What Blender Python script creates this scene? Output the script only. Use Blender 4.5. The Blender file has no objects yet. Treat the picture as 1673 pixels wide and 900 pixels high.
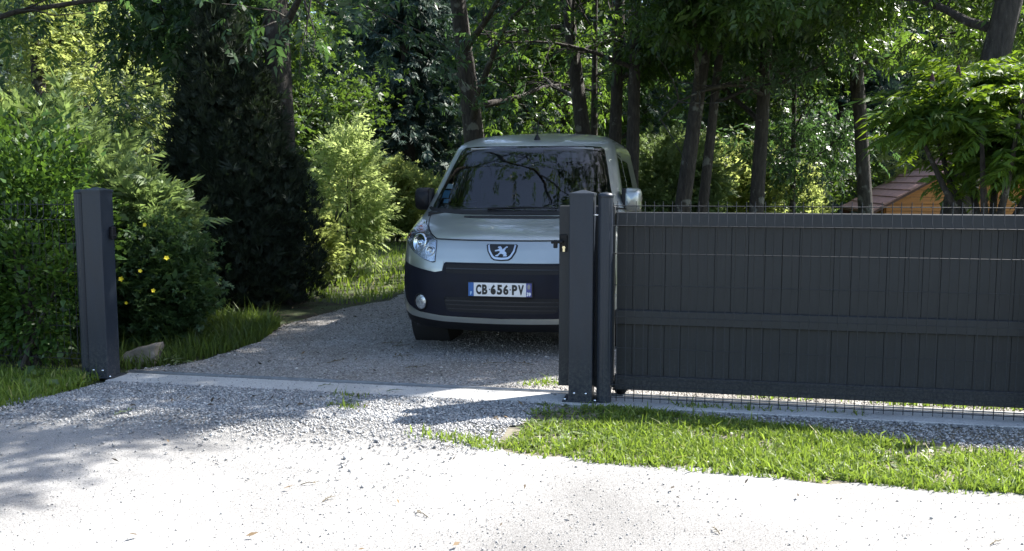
import bpy, bmesh, math, random
import numpy as np
from mathutils import Vector, Matrix
from mathutils.geometry import delaunay_2d_cdt

random.seed(7)
RNG = np.random.default_rng(11)
SC = bpy.context.scene
COL = SC.collection
R = math.radians

# ------------------------------------------------------------------ camera, sky, sun, exposure
cam = bpy.data.cameras.new('camera')
cam.sensor_width = 36.0
cam.lens = 32.64
cam.clip_start = 0.05
cam.clip_end = 2000
camo = bpy.data.objects.new('camera', cam)
COL.objects.link(camo)
camo.location = (0, -6.13, 1.46)
camo.rotation_euler = (R(90 - 5.87), 0, R(12.06))
SC.camera = camo

SUNV = (0.70, 0.56)                      # horizontal run of a sun ray per metre of height
SUN_EL = math.atan2(1, math.hypot(*SUNV))
SUN_AZ = math.atan2(SUNV[0], SUNV[1])
w = bpy.data.worlds.new('World')
SC.world = w
w.use_nodes = True
nt = w.node_tree
bg = nt.nodes['Background']
sky = nt.nodes.new('ShaderNodeTexSky')
sky.sky_type = 'NISHITA'
sky.sun_disc = False
sky.sun_elevation = SUN_EL
sky.sun_rotation = SUN_AZ
sky.air_density = 1.0
sky.dust_density = 1.5
sky.ozone_density = 1.0
nt.links.new(sky.outputs[0], bg.inputs[0])
bg.inputs[1].default_value = 0.11
sun = bpy.data.lights.new('sun', 'SUN')
sun.energy = 5.0
sun.angle = R(0.53)
sun.color = (1.0, 0.96, 0.90)
suno = bpy.data.objects.new('sun', sun)
COL.objects.link(suno)
suno.rotation_euler = Vector((SUNV[0], SUNV[1], 1.0)).to_track_quat('Z', 'Y').to_euler()
suno.location = (10, 10, 20)
SC.view_settings.view_transform = 'Standard'
SC.view_settings.look = 'None'
SC.view_settings.exposure = 1.8
SC.view_settings.gamma = 1.0
SC.render.engine = 'CYCLES'
SC.cycles.max_bounces = 7
SC.cycles.diffuse_bounces = 3
SC.cycles.glossy_bounces = 3
SC.cycles.transmission_bounces = 4
SC.cycles.transparent_max_bounces = 10
SC.cycles.use_denoising = True
SC.cycles.sample_clamp_indirect = 6.0

# ------------------------------------------------------------------ helpers
MATS = {}

def nodes_of(name):
    m = bpy.data.materials.new(name)
    m.use_nodes = True
    t = m.node_tree
    return m, t, t.nodes['Principled BSDF'], t.nodes['Material Output']

def ramp(t, fac, stops):
    r = t.nodes.new('ShaderNodeValToRGB')
    e = r.color_ramp.elements
    while len(e) < len(stops):
        e.new(0.5)
    for q, (p, c) in zip(e, stops):
        q.position = p
        q.color = (c[0], c[1], c[2], 1)
    t.links.new(fac, r.inputs[0])
    return r.outputs[0]

def coords(t, scale=(1, 1, 1)):
    tc = t.nodes.new('ShaderNodeTexCoord')
    mp = t.nodes.new('ShaderNodeMapping')
    mp.inputs['Scale'].default_value = scale
    t.links.new(tc.outputs['Object'], mp.inputs[0])
    return mp.outputs[0]

def noise(t, vec, scale, detail=4, rough=0.55):
    n = t.nodes.new('ShaderNodeTexNoise')
    n.inputs['Scale'].default_value = scale
    n.inputs['Detail'].default_value = detail
    n.inputs['Roughness'].default_value = rough
    t.links.new(vec, n.inputs['Vector'])
    return n.outputs[0]

def bump(t, b, height, strength, dist):
    n = t.nodes.new('ShaderNodeBump')
    n.inputs['Strength'].default_value = strength
    n.inputs['Distance'].default_value = dist
    t.links.new(height, n.inputs['Height'])
    t.links.new(n.outputs[0], b.inputs['Normal'])

def mixc(t, fac, a, b, mode='MIX'):
    n = t.nodes.new('ShaderNodeMix')
    n.data_type = 'RGBA'
    n.blend_type = mode
    if isinstance(fac, (int, float)):
        n.inputs[0].default_value = fac
    else:
        t.links.new(fac, n.inputs[0])
    for i, v in ((6, a), (7, b)):
        if isinstance(v, tuple):
            n.inputs[i].default_value = (v[0], v[1], v[2], 1)
        else:
            t.links.new(v, n.inputs[i])
    return n.outputs[2]

def plain(name, col, rough=0.5, metal=0.0, var=0.0, scale=8.0, bmp=0.0, spec=0.5, coat=0.0, stretch=(1, 1, 1)):
    m, t, b, o = nodes_of(name)
    b.inputs['Roughness'].default_value = rough
    b.inputs['Metallic'].default_value = metal
    b.inputs['Specular IOR Level'].default_value = spec
    b.inputs['Coat Weight'].default_value = coat
    b.inputs['Coat Roughness'].default_value = 0.08
    b.inputs['Base Color'].default_value = (*col, 1)
    if var > 0:
        v = coords(t, stretch)
        n = noise(t, v, scale)
        lo = tuple(c * (1 - var) for c in col)
        hi = tuple(min(1, c * (1 + var)) for c in col)
        t.links.new(ramp(t, n, [(0.3, lo), (0.7, hi)]), b.inputs['Base Color'])
        r = t.nodes.new('ShaderNodeMapRange')
        r.inputs[3].default_value = max(0.02, rough - 0.1)
        r.inputs[4].default_value = min(1, rough + 0.12)
        t.links.new(n, r.inputs[0])
        t.links.new(r.outputs[0], b.inputs['Roughness'])
        if bmp > 0:
            bump(t, b, n, 1.0, bmp)
    MATS[name] = m
    return m

def leafmat(name, dark, light, trans, transw=0.4, rough=0.45, dry=None):
    m, t, b, o = nodes_of(name)
    g = t.nodes.new('ShaderNodeNewGeometry')
    c = ramp(t, g.outputs['Random Per Island'], [(0.0, dark), (0.75, light), (0.9, tuple(min(1, q * 1.3) for q in light)), (1.0, dry or tuple(min(1, q * 1.35) for q in light))])
    t.links.new(c, b.inputs['Base Color'])
    b.inputs['Roughness'].default_value = rough
    b.inputs['Specular IOR Level'].default_value = 0.4
    tr = t.nodes.new('ShaderNodeBsdfTranslucent')
    tc = ramp(t, g.outputs['Random Per Island'], [(0.0, tuple(q * 0.7 for q in trans)), (1.0, trans)])
    t.links.new(tc, tr.inputs[0])
    mx = t.nodes.new('ShaderNodeMixShader')
    mx.inputs[0].default_value = transw
    t.links.new(b.outputs[0], mx.inputs[1])
    t.links.new(tr.outputs[0], mx.inputs[2])
    t.links.new(mx.outputs[0], o.inputs[0])
    MATS[name] = m
    return m

def splash(name, top=0.34, col=(0.16, 0.15, 0.13), amount=0.5):
    m = MATS[name]; t = m.node_tree; b = t.nodes['Principled BSDF']
    src = b.inputs['Base Color'].links[0].from_socket
    tc = t.nodes.new('ShaderNodeTexCoord'); sp = t.nodes.new('ShaderNodeSeparateXYZ')
    t.links.new(tc.outputs['Object'], sp.inputs[0])
    mr = t.nodes.new('ShaderNodeMapRange'); mr.inputs[1].default_value = 0.02; mr.inputs[2].default_value = top
    mr.inputs[3].default_value = amount; mr.inputs[4].default_value = 0.03
    t.links.new(sp.outputs[2], mr.inputs[0])
    n = noise(t, coords(t), 60, 5, 0.75)
    r = ramp(t, n, [(0.42, (0, 0, 0)), (0.68, (1, 1, 1))])
    mu = t.nodes.new('ShaderNodeMath'); mu.operation = 'MULTIPLY'
    t.links.new(mr.outputs[0], mu.inputs[0]); t.links.new(r, mu.inputs[1])
    t.links.new(mixc(t, mu.outputs[0], src, col), b.inputs['Base Color'])

def islandmat(name, stops, rough=0.85):
    m, t, b, o = nodes_of(name)
    g = t.nodes.new('ShaderNodeNewGeometry')
    t.links.new(ramp(t, g.outputs['Random Per Island'], stops), b.inputs['Base Color'])
    b.inputs['Roughness'].default_value = rough
    MATS[name] = m
    return m

def tag(o, label=None, cat=None, group=None, kind=None):
    if label: o['label'] = label
    if cat: o['category'] = cat
    if group: o['group'] = group
    if kind: o['kind'] = kind
    return o

def link(name, me, mat=None, parent=None):
    if mat is not None and len(me.materials) == 0:
        me.materials.append(MATS[mat] if isinstance(mat, str) else mat)
    o = bpy.data.objects.new(name, me)
    COL.objects.link(o)
    if parent is not None:
        o.parent = parent
    return o

def thing(name, label, cat, loc=(0, 0, 0), rz=0.0, group=None):
    o = bpy.data.objects.new(name, None)
    o.empty_display_size = 0.1
    COL.objects.link(o)
    o.location = loc
    o.rotation_euler = (0, 0, rz)
    return tag(o, label, cat, group)

def np_mesh(name, V, F, smooth=False):
    """V (n,3) array, F (m,k) array of equal sized faces"""
    me = bpy.data.meshes.new(name)
    V = np.asarray(V, np.float32)
    F = np.asarray(F, np.int32)
    k = F.shape[1]
    me.vertices.add(len(V))
    me.vertices.foreach_set('co', V.ravel())
    me.loops.add(F.size)
    me.loops.foreach_set('vertex_index', F.ravel())
    me.polygons.add(len(F))
    me.polygons.foreach_set('loop_start', np.arange(0, F.size, k, dtype=np.int32))
    me.polygons.foreach_set('loop_total', np.full(len(F), k, np.int32))
    if smooth:
        me.polygons.foreach_set('use_smooth', np.ones(len(F), bool))
    me.update(calc_edges=True)
    return me

class MB:
    """collects shapes, then one mesh"""
    def __init__(s):
        s.v = []; s.f = []; s.sm = []
    def add(s, vs, fs, smooth=False):
        o = len(s.v)
        s.v += [tuple(p) for p in vs]
        s.f += [tuple(i + o for i in f) for f in fs]
        s.sm += [smooth] * len(fs)
        return s
    def box(s, lo, hi, bev=0.0):
        bm = bmesh.new()
        bmesh.ops.create_cube(bm, size=1.0)
        for v in bm.verts:
            v.co = Vector([(lo[i] + hi[i]) / 2 + v.co[i] * (hi[i] - lo[i]) for i in range(3)])
        if bev > 0:
            bmesh.ops.bevel(bm, geom=bm.edges[:], offset=bev, segments=1, affect='EDGES', profile=0.5)
        bm.verts.index_update()
        s.add([v.co[:] for v in bm.verts], [[v.index for v in f.verts] for f in bm.faces])
        bm.free()
        return s
    def tube(s, pts, rad, n=8, caps=True, smooth=True):
        pts = [Vector(p) for p in pts]
        if isinstance(rad, (int, float)):
            rad = [rad] * len(pts)
        vs = []
        ref = None
        for i, p in enumerate(pts):
            d = (pts[min(i + 1, len(pts) - 1)] - pts[max(i - 1, 0)]).normalized()
            if ref is None:
                ref = Vector((1, 0, 0)) if abs(d.x) < 0.8 else Vector((0, 1, 0))
            a = d.cross(ref).normalized()
            b = d.cross(a)
            ref = b.cross(d) * -1 if False else ref
            for k in range(n):
                t = 2 * math.pi * k / n
                vs.append(p + (a * math.cos(t) + b * math.sin(t)) * rad[i])
        fs = []
        for i in range(len(pts) - 1):
            for k in range(n):
                fs.append((i * n + k, i * n + (k + 1) % n, (i + 1) * n + (k + 1) % n, (i + 1) * n + k))
        s.add(vs, fs, smooth)
        if caps:
            s.add(vs[:n], [tuple(range(n))])
            s.add(vs[-n:], [tuple(range(n - 1, -1, -1))])
        return s
    def lathe(s, prof, n=24, axis='z', c=(0, 0, 0), smooth=True):
        vs = []
        for r, h in prof:
            for k in range(n):
                t = 2 * math.pi * k / n
                a, b = r * math.cos(t), r * math.sin(t)
                p = (a, b, h) if axis == 'z' else ((h, a, b) if axis == 'x' else (a, h, b))
                vs.append((p[0] + c[0], p[1] + c[1], p[2] + c[2]))
        fs = []
        for i in range(len(prof) - 1):
            for k in range(n):
                fs.append((i * n + k, i * n + (k + 1) % n, (i + 1) * n + (k + 1) % n, (i + 1) * n + k))
        s.add(vs, fs, smooth)
        return s
    def prism(s, poly, lo, hi, axis='y'):
        """poly in the two other axes, extruded along axis"""
        n = len(poly)
        def P(a, b, h):
            return (a, h, b) if axis == 'y' else ((a, b, h) if axis == 'z' else (h, a, b))
        vs = [P(a, b, lo) for a, b in poly] + [P(a, b, hi) for a, b in poly]
        fs = [tuple(range(n)), tuple(range(2 * n - 1, n - 1, -1))]
        fs += [(i, (i + 1) % n, n + (i + 1) % n, n + i) for i in range(n)]
        s.add(vs, fs)
        return s
    def mesh(s, name):
        me = bpy.data.meshes.new(name)
        me.from_pydata(s.v, [], s.f)
        for p, q in zip(me.polygons, s.sm):
            p.use_smooth = q
        bm = bmesh.new(); bm.from_mesh(me)
        bmesh.ops.recalc_face_normals(bm, faces=bm.faces[:])
        bm.to_mesh(me); bm.free()
        me.update()
        return me
    def build(s, name, mat, parent=None):
        return link(name, s.mesh(name), mat, parent)

def inpoly(x, y, poly):
    x = np.asarray(x, float); y = np.asarray(y, float)
    c = np.zeros(x.shape, bool)
    n = len(poly)
    for i in range(n):
        x0, y0 = poly[i]; x1, y1 = poly[(i + 1) % n]
        if y0 == y1:
            continue
        m = ((y0 > y) != (y1 > y)) & (x < (x1 - x0) * (y - y0) / (y1 - y0) + x0)
        c ^= m
    return c

# ------------------------------------------------------------------ materials
def ground_mats():
    # pale worn road: fine aggregate, darker specks, dusty patches
    m, t, b, o = nodes_of('road')
    v = coords(t)
    big = noise(t, v, 0.55, 5)
    fine = noise(t, v, 190, 4, 0.75)
    base = ramp(t, big, [(0.34, (0.22, 0.216, 0.212)), (0.64, (0.40, 0.395, 0.388))])
    grain = ramp(t, fine, [(0.36, (0.30, 0.29, 0.28)), (0.50, (0.85, 0.85, 0.84)), (0.7, (1.15, 1.15, 1.14))])
    c = mixc(t, 1.0, base, grain, 'MULTIPLY')
    vo = t.nodes.new('ShaderNodeTexVoronoi')
    vo.inputs['Scale'].default_value = 55
    t.links.new(v, vo.inputs['Vector'])
    sp = ramp(t, vo.outputs['Distance'], [(0.10, (1, 1, 1)), (0.17, (0, 0, 0))])
    pick = noise(t, v, 9, 2)
    pk = ramp(t, pick, [(0.50, (0, 0, 0)), (0.60, (1, 1, 1))])
    f = mixc(t, 1.0, sp, pk, 'MULTIPLY')
    c = mixc(t, f, c, (0.10, 0.09, 0.08))
    t.links.new(c, b.inputs['Base Color'])
    b.inputs['Roughness'].default_value = 0.95
    b.inputs['Specular IOR Level'].default_value = 0.2
    bump(t, b, fine, 0.7, 0.006)
    MATS['road'] = m
    # gravel bed
    m, t, b, o = nodes_of('gravel')
    v = coords(t)
    vo = t.nodes.new('ShaderNodeTexVoronoi')
    vo.inputs['Scale'].default_value = 85
    t.links.new(v, vo.inputs['Vector'])
    big = noise(t, v, 1.3, 4)
    cc = ramp(t, vo.outputs['Color'], [(0.1, (0.15, 0.145, 0.14)), (0.5, (0.30, 0.29, 0.28)), (0.9, (0.50, 0.49, 0.47))])
    tint = ramp(t, big, [(0.35, (0.72, 0.68, 0.62)), (0.65, (1.0, 1.0, 1.0))])
    t.links.new(mixc(t, 1.0, cc, tint, 'MULTIPLY'), b.inputs['Base Color'])
    b.inputs['Roughness'].default_value = 0.95
    bump(t, b, vo.outputs['Distance'], 0.9, -0.015)
    MATS['gravel'] = m
    # soil under grass and shrubs
    m, t, b, o = nodes_of('soil')
    v = coords(t)
    n1 = noise(t, v, 3.0, 6)
    n2 = noise(t, v, 40, 4, 0.7)
    c = ramp(t, n1, [(0.35, (0.045, 0.035, 0.022)), (0.5, (0.05, 0.065, 0.022)), (0.7, (0.075, 0.10, 0.03))])
    g = ramp(t, n2, [(0.3, (0.5, 0.5, 0.5)), (0.7, (1.2, 1.2, 1.2))])
    t.links.new(mixc(t, 1.0, c, g, 'MULTIPLY'), b.inputs['Base Color'])
    b.inputs['Roughness'].default_value = 1.0
    bump(t, b, n2, 0.8, 0.02)
    MATS['soil'] = m
    # concrete sill of the gate
    m, t, b, o = nodes_of('concrete')
    v = coords(t)
    n1 = noise(t, v, 2.2, 5); n2 = noise(t, v, 120, 3, 0.7)
    c = ramp(t, n1, [(0.3, (0.36, 0.355, 0.34)), (0.7, (0.50, 0.495, 0.48))])
    g = ramp(t, n2, [(0.35, (0.7, 0.7, 0.7)), (0.6, (1.05, 1.05, 1.05))])
    t.links.new(mixc(t, 1.0, c, g, 'MULTIPLY'), b.inputs['Base Color'])
    b.inputs['Roughness'].default_value = 0.9
    bump(t, b, n2, 0.4, 0.004)
    MATS['concrete'] = m
    # bark
    m, t, b, o = nodes_of('bark')
    v = coords(t, (1, 1, 0.25))
    n1 = noise(t, v, 26, 6, 0.65)
    v2 = coords(t)
    n2 = noise(t, v2, 5, 4)
    c = ramp(t, n1, [(0.3, (0.012, 0.010, 0.008)), (0.6, (0.045, 0.038, 0.032)), (0.8, (0.09, 0.08, 0.07))])
    li = ramp(t, n2, [(0.60, (0, 0, 0)), (0.66, (0.75, 0.75, 0.75))])
    t.links.new(mixc(t, li, c, (0.15, 0.15, 0.13)), b.inputs['Base Color'])
    b.inputs['Roughness'].default_value = 0.95
    bump(t, b, n1, 1.0, 0.03)
    MATS['bark'] = m
ground_mats()
plain('dusty_soil', (0.15, 0.135, 0.10), 0.95, var=0.4, scale=18, bmp=0.01)
plain('anthracite', (0.024, 0.027, 0.031), 0.5, var=0.13, scale=3.0, stretch=(6, 6, 0.7), spec=0.3)
plain('anthracite_board', (0.030, 0.0315, 0.033), 0.6, var=0.15, scale=5.0, stretch=(9, 9, 0.6), spec=0.25)
plain('post_paint', (0.014, 0.020, 0.031), 0.42, var=0.12, scale=4, stretch=(4, 4, 0.8), spec=0.35)
splash('anthracite'); splash('anthracite_board', 0.3, amount=0.35); splash('post_paint')
plain('joint_black', (0.008, 0.008, 0.009), 0.8)
plain('wire_grey', (0.017, 0.019, 0.022), 0.5, spec=0.4)
plain('rail_steel', (0.22, 0.225, 0.23), 0.4, metal=0.7, var=0.2, scale=20)
plain('chrome', (0.78, 0.80, 0.82), 0.12, metal=1.0)
plain('lion_metal', (0.55, 0.57, 0.60), 0.3, metal=1.0)
plain('brass', (0.75, 0.66, 0.45), 0.25, metal=1.0)
plain('black_plastic', (0.008, 0.008, 0.010), 0.5, var=0.2, scale=20, spec=0.25)
plain('bumper_plastic', (0.006, 0.007, 0.014), 0.5, var=0.25, scale=9, spec=0.2)
plain('slat_plastic', (0.014, 0.015, 0.020), 0.4, spec=0.4)
plain('rubber', (0.008, 0.008, 0.008), 0.85, spec=0.2, var=0.3, scale=30, bmp=0.002)
plain('lining', (0.016, 0.016, 0.018), 0.9)
plain('seat_cloth', (0.05, 0.052, 0.058), 0.9, var=0.2, scale=30)
plain('visor_cloth', (0.30, 0.31, 0.32), 0.9)
plain('headliner', (0.16, 0.16, 0.155), 0.9)
plain('plate_white', (0.72, 0.72, 0.72), 0.45, var=0.06, scale=40)
plain('plate_blue', (0.012, 0.10, 0.33), 0.4)
plain('plate_violet', (0.05, 0.06, 0.25), 0.4)
plain('ink_black', (0.006, 0.006, 0.006), 0.5)
plain('ink_white', (0.8, 0.82, 0.85), 0.5)
plain('ink_pale_blue', (0.35, 0.55, 0.75), 0.5)
plain('orange_lamp', (0.45, 0.08, 0.02), 0.25)
plain('paper', (0.75, 0.78, 0.8), 0.7, var=0.1, scale=40)
plain('sticker_blue', (0.16, 0.36, 0.55), 0.6)
plain('hut_wood', (0.50, 0.20, 0.055), 0.6, var=0.25, scale=6, stretch=(0.5, 1, 8), bmp=0.003)
plain('hut_trim', (0.10, 0.045, 0.032), 0.7, var=0.3, scale=8)
plain('shingle', (0.36, 0.20, 0.17), 0.85, var=0.25, scale=14, bmp=0.004)
plain('rock', (0.19, 0.165, 0.135), 0.95, var=0.35, scale=9, bmp=0.02)
plain('petal', (0.80, 0.62, 0.02), 0.6)
plain('twig', (0.05, 0.04, 0.03), 0.9, var=0.3, scale=30)
plain('dead_leaf', (0.09, 0.07, 0.035), 0.85, var=0.4, scale=60)
plain('pale_sprig', (0.13, 0.17, 0.06), 0.7, var=0.3, scale=40)
plain('green_sprig', (0.07, 0.10, 0.03), 0.7, var=0.3, scale=60)
islandmat('stones', [(0.0, (0.14, 0.14, 0.145)), (0.4, (0.26, 0.26, 0.26)), (0.8, (0.38, 0.375, 0.36)), (1.0, (0.52, 0.51, 0.49))])
islandmat('drive_stone', [(0.0, (0.12, 0.11, 0.10)), (0.4, (0.23, 0.215, 0.20)), (0.8, (0.35, 0.33, 0.305)), (1.0, (0.48, 0.46, 0.43))])
islandmat('litter', [(0.0, (0.02, 0.016, 0.012)), (0.6, (0.06, 0.045, 0.028)), (1.0, (0.15, 0.10, 0.05))])
leafmat('grass_blade', (0.06, 0.11, 0.015), (0.17, 0.23, 0.04), (0.30, 0.43, 0.05), 0.42, 0.5, (0.40, 0.34, 0.14))
leafmat('shaded_grass', (0.035, 0.06, 0.012), (0.08, 0.12, 0.025), (0.16, 0.24, 0.03), 0.40, 0.5)  # blade colour darkened to stand for the shade along the shrub border
leafmat('weed_leaf', (0.05, 0.09, 0.025), (0.14, 0.18, 0.07), (0.22, 0.30, 0.06), 0.3, 0.4)
leafmat('ash_leaf', (0.014, 0.034, 0.010), (0.038, 0.072, 0.018), (0.15, 0.26, 0.03), 0.40, 0.38)
leafmat('ash_leaf_cool', (0.013, 0.030, 0.015), (0.034, 0.064, 0.028), (0.10, 0.20, 0.05), 0.38, 0.38)
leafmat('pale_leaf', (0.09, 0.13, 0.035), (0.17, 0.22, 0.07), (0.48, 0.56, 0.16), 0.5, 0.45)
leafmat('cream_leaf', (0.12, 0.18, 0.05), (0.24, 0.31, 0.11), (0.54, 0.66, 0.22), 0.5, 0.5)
leafmat('hedge_leaf', (0.022, 0.055, 0.012), (0.055, 0.11, 0.022), (0.14, 0.26, 0.03), 0.35, 0.4)
leafmat('wood_leaf', (0.014, 0.034, 0.012), (0.04, 0.075, 0.022), (0.14, 0.24, 0.03), 0.36, 0.45)
leafmat('thuja_spray', (0.06, 0.10, 0.035), (0.13, 0.18, 0.07), (0.30, 0.42, 0.12), 0.38, 0.55)
leafmat('yew_spray', (0.008, 0.014, 0.008), (0.018, 0.028, 0.014), (0.03, 0.05, 0.015), 0.2, 0.7)
leafmat('fir_spray', (0.016, 0.036, 0.026), (0.038, 0.068, 0.048), (0.06, 0.11, 0.06), 0.25, 0.6)
leafmat('sumac_leaf', (0.025, 0.065, 0.010), (0.055, 0.11, 0.016), (0.22, 0.34, 0.02), 0.42, 0.55)
leafmat('potentilla_leaf', (0.02, 0.045, 0.016), (0.045, 0.085, 0.03), (0.10, 0.18, 0.04), 0.35, 0.5)

def paint_mat():
    m, t, b, o = nodes_of('silver_paint')
    v = coords(t)
    n = noise(t, v, 2.0, 5)
    n2 = noise(t, v, 900, 1)
    c = ramp(t, n, [(0.3, (0.37, 0.39, 0.375)), (0.7, (0.43, 0.445, 0.425))])
    t.links.new(c, b.inputs['Base Color'])
    b.inputs['Metallic'].default_value = 0.75
    r = t.nodes.new('ShaderNodeMapRange')
    r.inputs[3].default_value = 0.26; r.inputs[4].default_value = 0.40
    t.links.new(n, r.inputs[0]); t.links.new(r.outputs[0], b.inputs['Roughness'])
    b.inputs['Coat Weight'].default_value = 0.7
    b.inputs['Coat Roughness'].default_value = 0.06
    bump(t, b, n2, 0.04, 0.001)
    MATS['silver_paint'] = m
    def glass(name, tint, rough=0.02, ior=1.5, boost=1.0):
        m = bpy.data.materials.new(name); m.use_nodes = True
        t = m.node_tree
        t.nodes.remove(t.nodes['Principled BSDF'])
        o = t.nodes['Material Output']
        tr = t.nodes.new('ShaderNodeBsdfTransparent'); tr.inputs[0].default_value = (*tint, 1)
        gl = t.nodes.new('ShaderNodeBsdfGlossy'); gl.inputs['Roughness'].default_value = rough
        gl.inputs[0].default_value = (boost, boost, boost, 1)
        fr = t.nodes.new('ShaderNodeFresnel'); fr.inputs[0].default_value = ior
        mx = t.nodes.new('ShaderNodeMixShader')
        t.links.new(fr.outputs[0], mx.inputs[0]); t.links.new(tr.outputs[0], mx.inputs[1]); t.links.new(gl.outputs[0], mx.inputs[2])
        t.links.new(mx.outputs[0], o.inputs[0])
        MATS[name] = m
    glass('windshield_glass', (0.48, 0.53, 0.51))
    glass('side_glass', (0.35, 0.40, 0.38))
    glass('lamp_glass', (0.92, 0.94, 0.95))
paint_mat()

# ------------------------------------------------------------------ terrain and paving
def sstep(a, b, x):
    t = np.clip((np.asarray(x, float) - a) / (b - a), 0, 1)
    return t * t * (3 - 2 * t)

def gz(x, y):
    """terrain height: flat by the gate, a dip beyond to the right, wooded rise far behind"""
    x = np.asarray(x, float); y = np.asarray(y, float)
    z = -1.0 * sstep(10, 14, y) * sstep(-0.5, 2.5, x) * (1 - sstep(30, 45, y))
    z = z + 14.0 * sstep(34, 110, y)
    return z

def terrain():
    xs = np.concatenate([np.linspace(-400, -60, 12), np.linspace(-50, 50, 81), np.linspace(60, 400, 12)])
    ys = np.concatenate([np.linspace(-200, -20, 8), np.linspace(-15, 60, 61), np.linspace(65, 130, 14), np.linspace(160, 600, 8)])
    X, Y = np.meshgrid(xs, ys)
    Z = gz(X, Y)
    far = np.clip((np.hypot(X, Y) - 14) / 30, 0, 1)
    Z = Z + far * 0.35 * np.sin(X * 0.23 + 1.3) * np.cos(Y * 0.19) - 0.012
    V = np.stack([X, Y, Z], -1).reshape(-1, 3)
    nx = len(xs)
    F = [(j * nx + i, j * nx + i + 1, (j + 1) * nx + i + 1, (j + 1) * nx + i) for j in range(len(ys) - 1) for i in range(nx - 1)]
    tag(link('ground', np_mesh('ground', V, np.array(F), True), 'soil'), kind='structure')
terrain()

def sheet(name, poly, z, mat, jag=0.0, step=0.12):
    pts = []
    n = len(poly)
    for i in range(n):
        a = np.array(poly[i], float); b = np.array(poly[(i + 1) % n], float)
        L = np.linalg.norm(b - a)
        k = max(1, int(L / step)) if L < 30 else 1
        nrm = np.array([-(b - a)[1], (b - a)[0]]) / L
        for q in range(k):
            p = a + (b - a) * q / k
            if jag and q:
                p = p + nrm * random.gauss(0, jag)
            pts.append(p)
    vs = [Vector((p[0], p[1])) for p in pts]
    r = delaunay_2d_cdt(vs, [], [list(range(len(vs)))], 1, 1e-5)
    me = bpy.data.meshes.new(name)
    me.from_pydata([(v.x, v.y, z) for v in r[0]], [], [f for f in r[2]])
    bm = bmesh.new(); bm.from_mesh(me)
    for f in bm.faces:
        if f.normal.z < 0: f.normal_flip()
    bm.to_mesh(me); bm.free()
    return tag(link(name, me, mat), kind='structure')

ROAD = [(-160, -1.75), (-9, -1.75), (-5.2, -1.55), (-4.4, -1.25), (-4.2, -0.7), (-1.6, -0.7), (-1.14, -1.1), (-1.05, -1.36), (-0.4, -1.42), (0.14, -1.45), (0.72, -1.51), (1.46, -1.53), (4, -1.5), (160, -1.5), (160, -14), (-160, -14)]
APRON = [(-4.36, -0.92), (-4.27, -0.40), (-4.22, -0.26), (-0.88, -0.26), (-1.02, -0.5), (-1.1, -0.85), (-1.7, -0.78), (-2.3, -0.92), (-2.9, -0.80), (-3.6, -0.98)]
DRIVE = [(-4.35, 0.08), (-4.0, 0.6), (-3.95, 1.5), (-4.2, 2.3), (-4.05, 3.7), (-3.8, 4.6), (-3.95, 5.9), (-2.6, 7.6), (0.4, 7.8), (1.2, 6.0), (2.2, 4.0), (2.6, 2.0), (4.2, 1.2), (4.2, 0.08)]
sheet('road', ROAD, 0.003, 'road', 0.03)
sheet('gravel_apron', APRON, 0.006, 'gravel', 0.05)
sheet('gravel_drive', DRIVE, 0.008, 'gravel', 0.03)
mb = MB().box((-4.28, -0.262, -0.1), (4.6, 0.022, 0.012), 0.004)
tag(mb.build('gate_sill', 'concrete'), kind='structure')
mb = MB()
mb.box((-4.29, 0.028, -0.02), (3.4, 0.075, 0.016), 0.003)
mb.tube([(-4.29, 0.052, 0.018), (3.4, 0.052, 0.018)], 0.009, 8)
tag(mb.build('gate_rail', 'rail_steel'), 'steel ground rail for the sliding gate along the concrete sill', 'rail')

# ------------------------------------------------------------------ scattered stones, litter
def scatter_tpl(name, P, S, tplV, tplF, mat, kind='stuff', rotz_only=False, parent=None, squash=None):
    n = len(P); k = len(tplV)
    A = RNG.uniform(0, 2 * np.pi, n)
    B = RNG.normal(0, 0.35, n); Cc = RNG.normal(0, 0.35, n)
    ca, sa, cb, sb, cc, sc = np.cos(A), np.sin(A), np.cos(B), np.sin(B), np.cos(Cc), np.sin(Cc)
    Rz = np.zeros((n, 3, 3)); Rz[:, 0, 0] = ca; Rz[:, 0, 1] = -sa; Rz[:, 1, 0] = sa; Rz[:, 1, 1] = ca; Rz[:, 2, 2] = 1
    Rx = np.zeros((n, 3, 3)); Rx[:, 0, 0] = 1; Rx[:, 1, 1] = cb; Rx[:, 1, 2] = -sb; Rx[:, 2, 1] = sb; Rx[:, 2, 2] = cb
    Ry = np.zeros((n, 3, 3)); Ry[:, 1, 1] = 1; Ry[:, 0, 0] = cc; Ry[:, 0, 2] = sc; Ry[:, 2, 0] = -sc; Ry[:, 2, 2] = cc
    M = Rz @ Rx @ Ry
    T = np.broadcast_to(np.asarray(tplV, float), (n, k, 3)) * (1 + RNG.uniform(-0.25, 0.25, (n, k, 1)))
    V = np.einsum('nij,nkj->nki', M, T) * np.asarray(S).reshape(n, 1, 1) + P[:, None, :]
    F = (np.asarray(tplF)[None] + (np.arange(n) * k)[:, None, None]).reshape(-1, len(tplF[0]))
    o = link(name, np_mesh(name, V.reshape(-1, 3), F), mat, parent)
    o['kind'] = kind
    return o

OCT = [(1, 0, 0), (-0.9, 0.1, 0), (0, 0.75, 0.05), (0.05, -0.7, 0), (0.05, 0.05, 0.5), (0, 0, -0.5)]
OCF = [(0, 2, 4), (2, 1, 4), (1, 3, 4), (3, 0, 4), (2, 0, 5), (1, 2, 5), (3, 1, 5), (0, 3, 5)]

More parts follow.
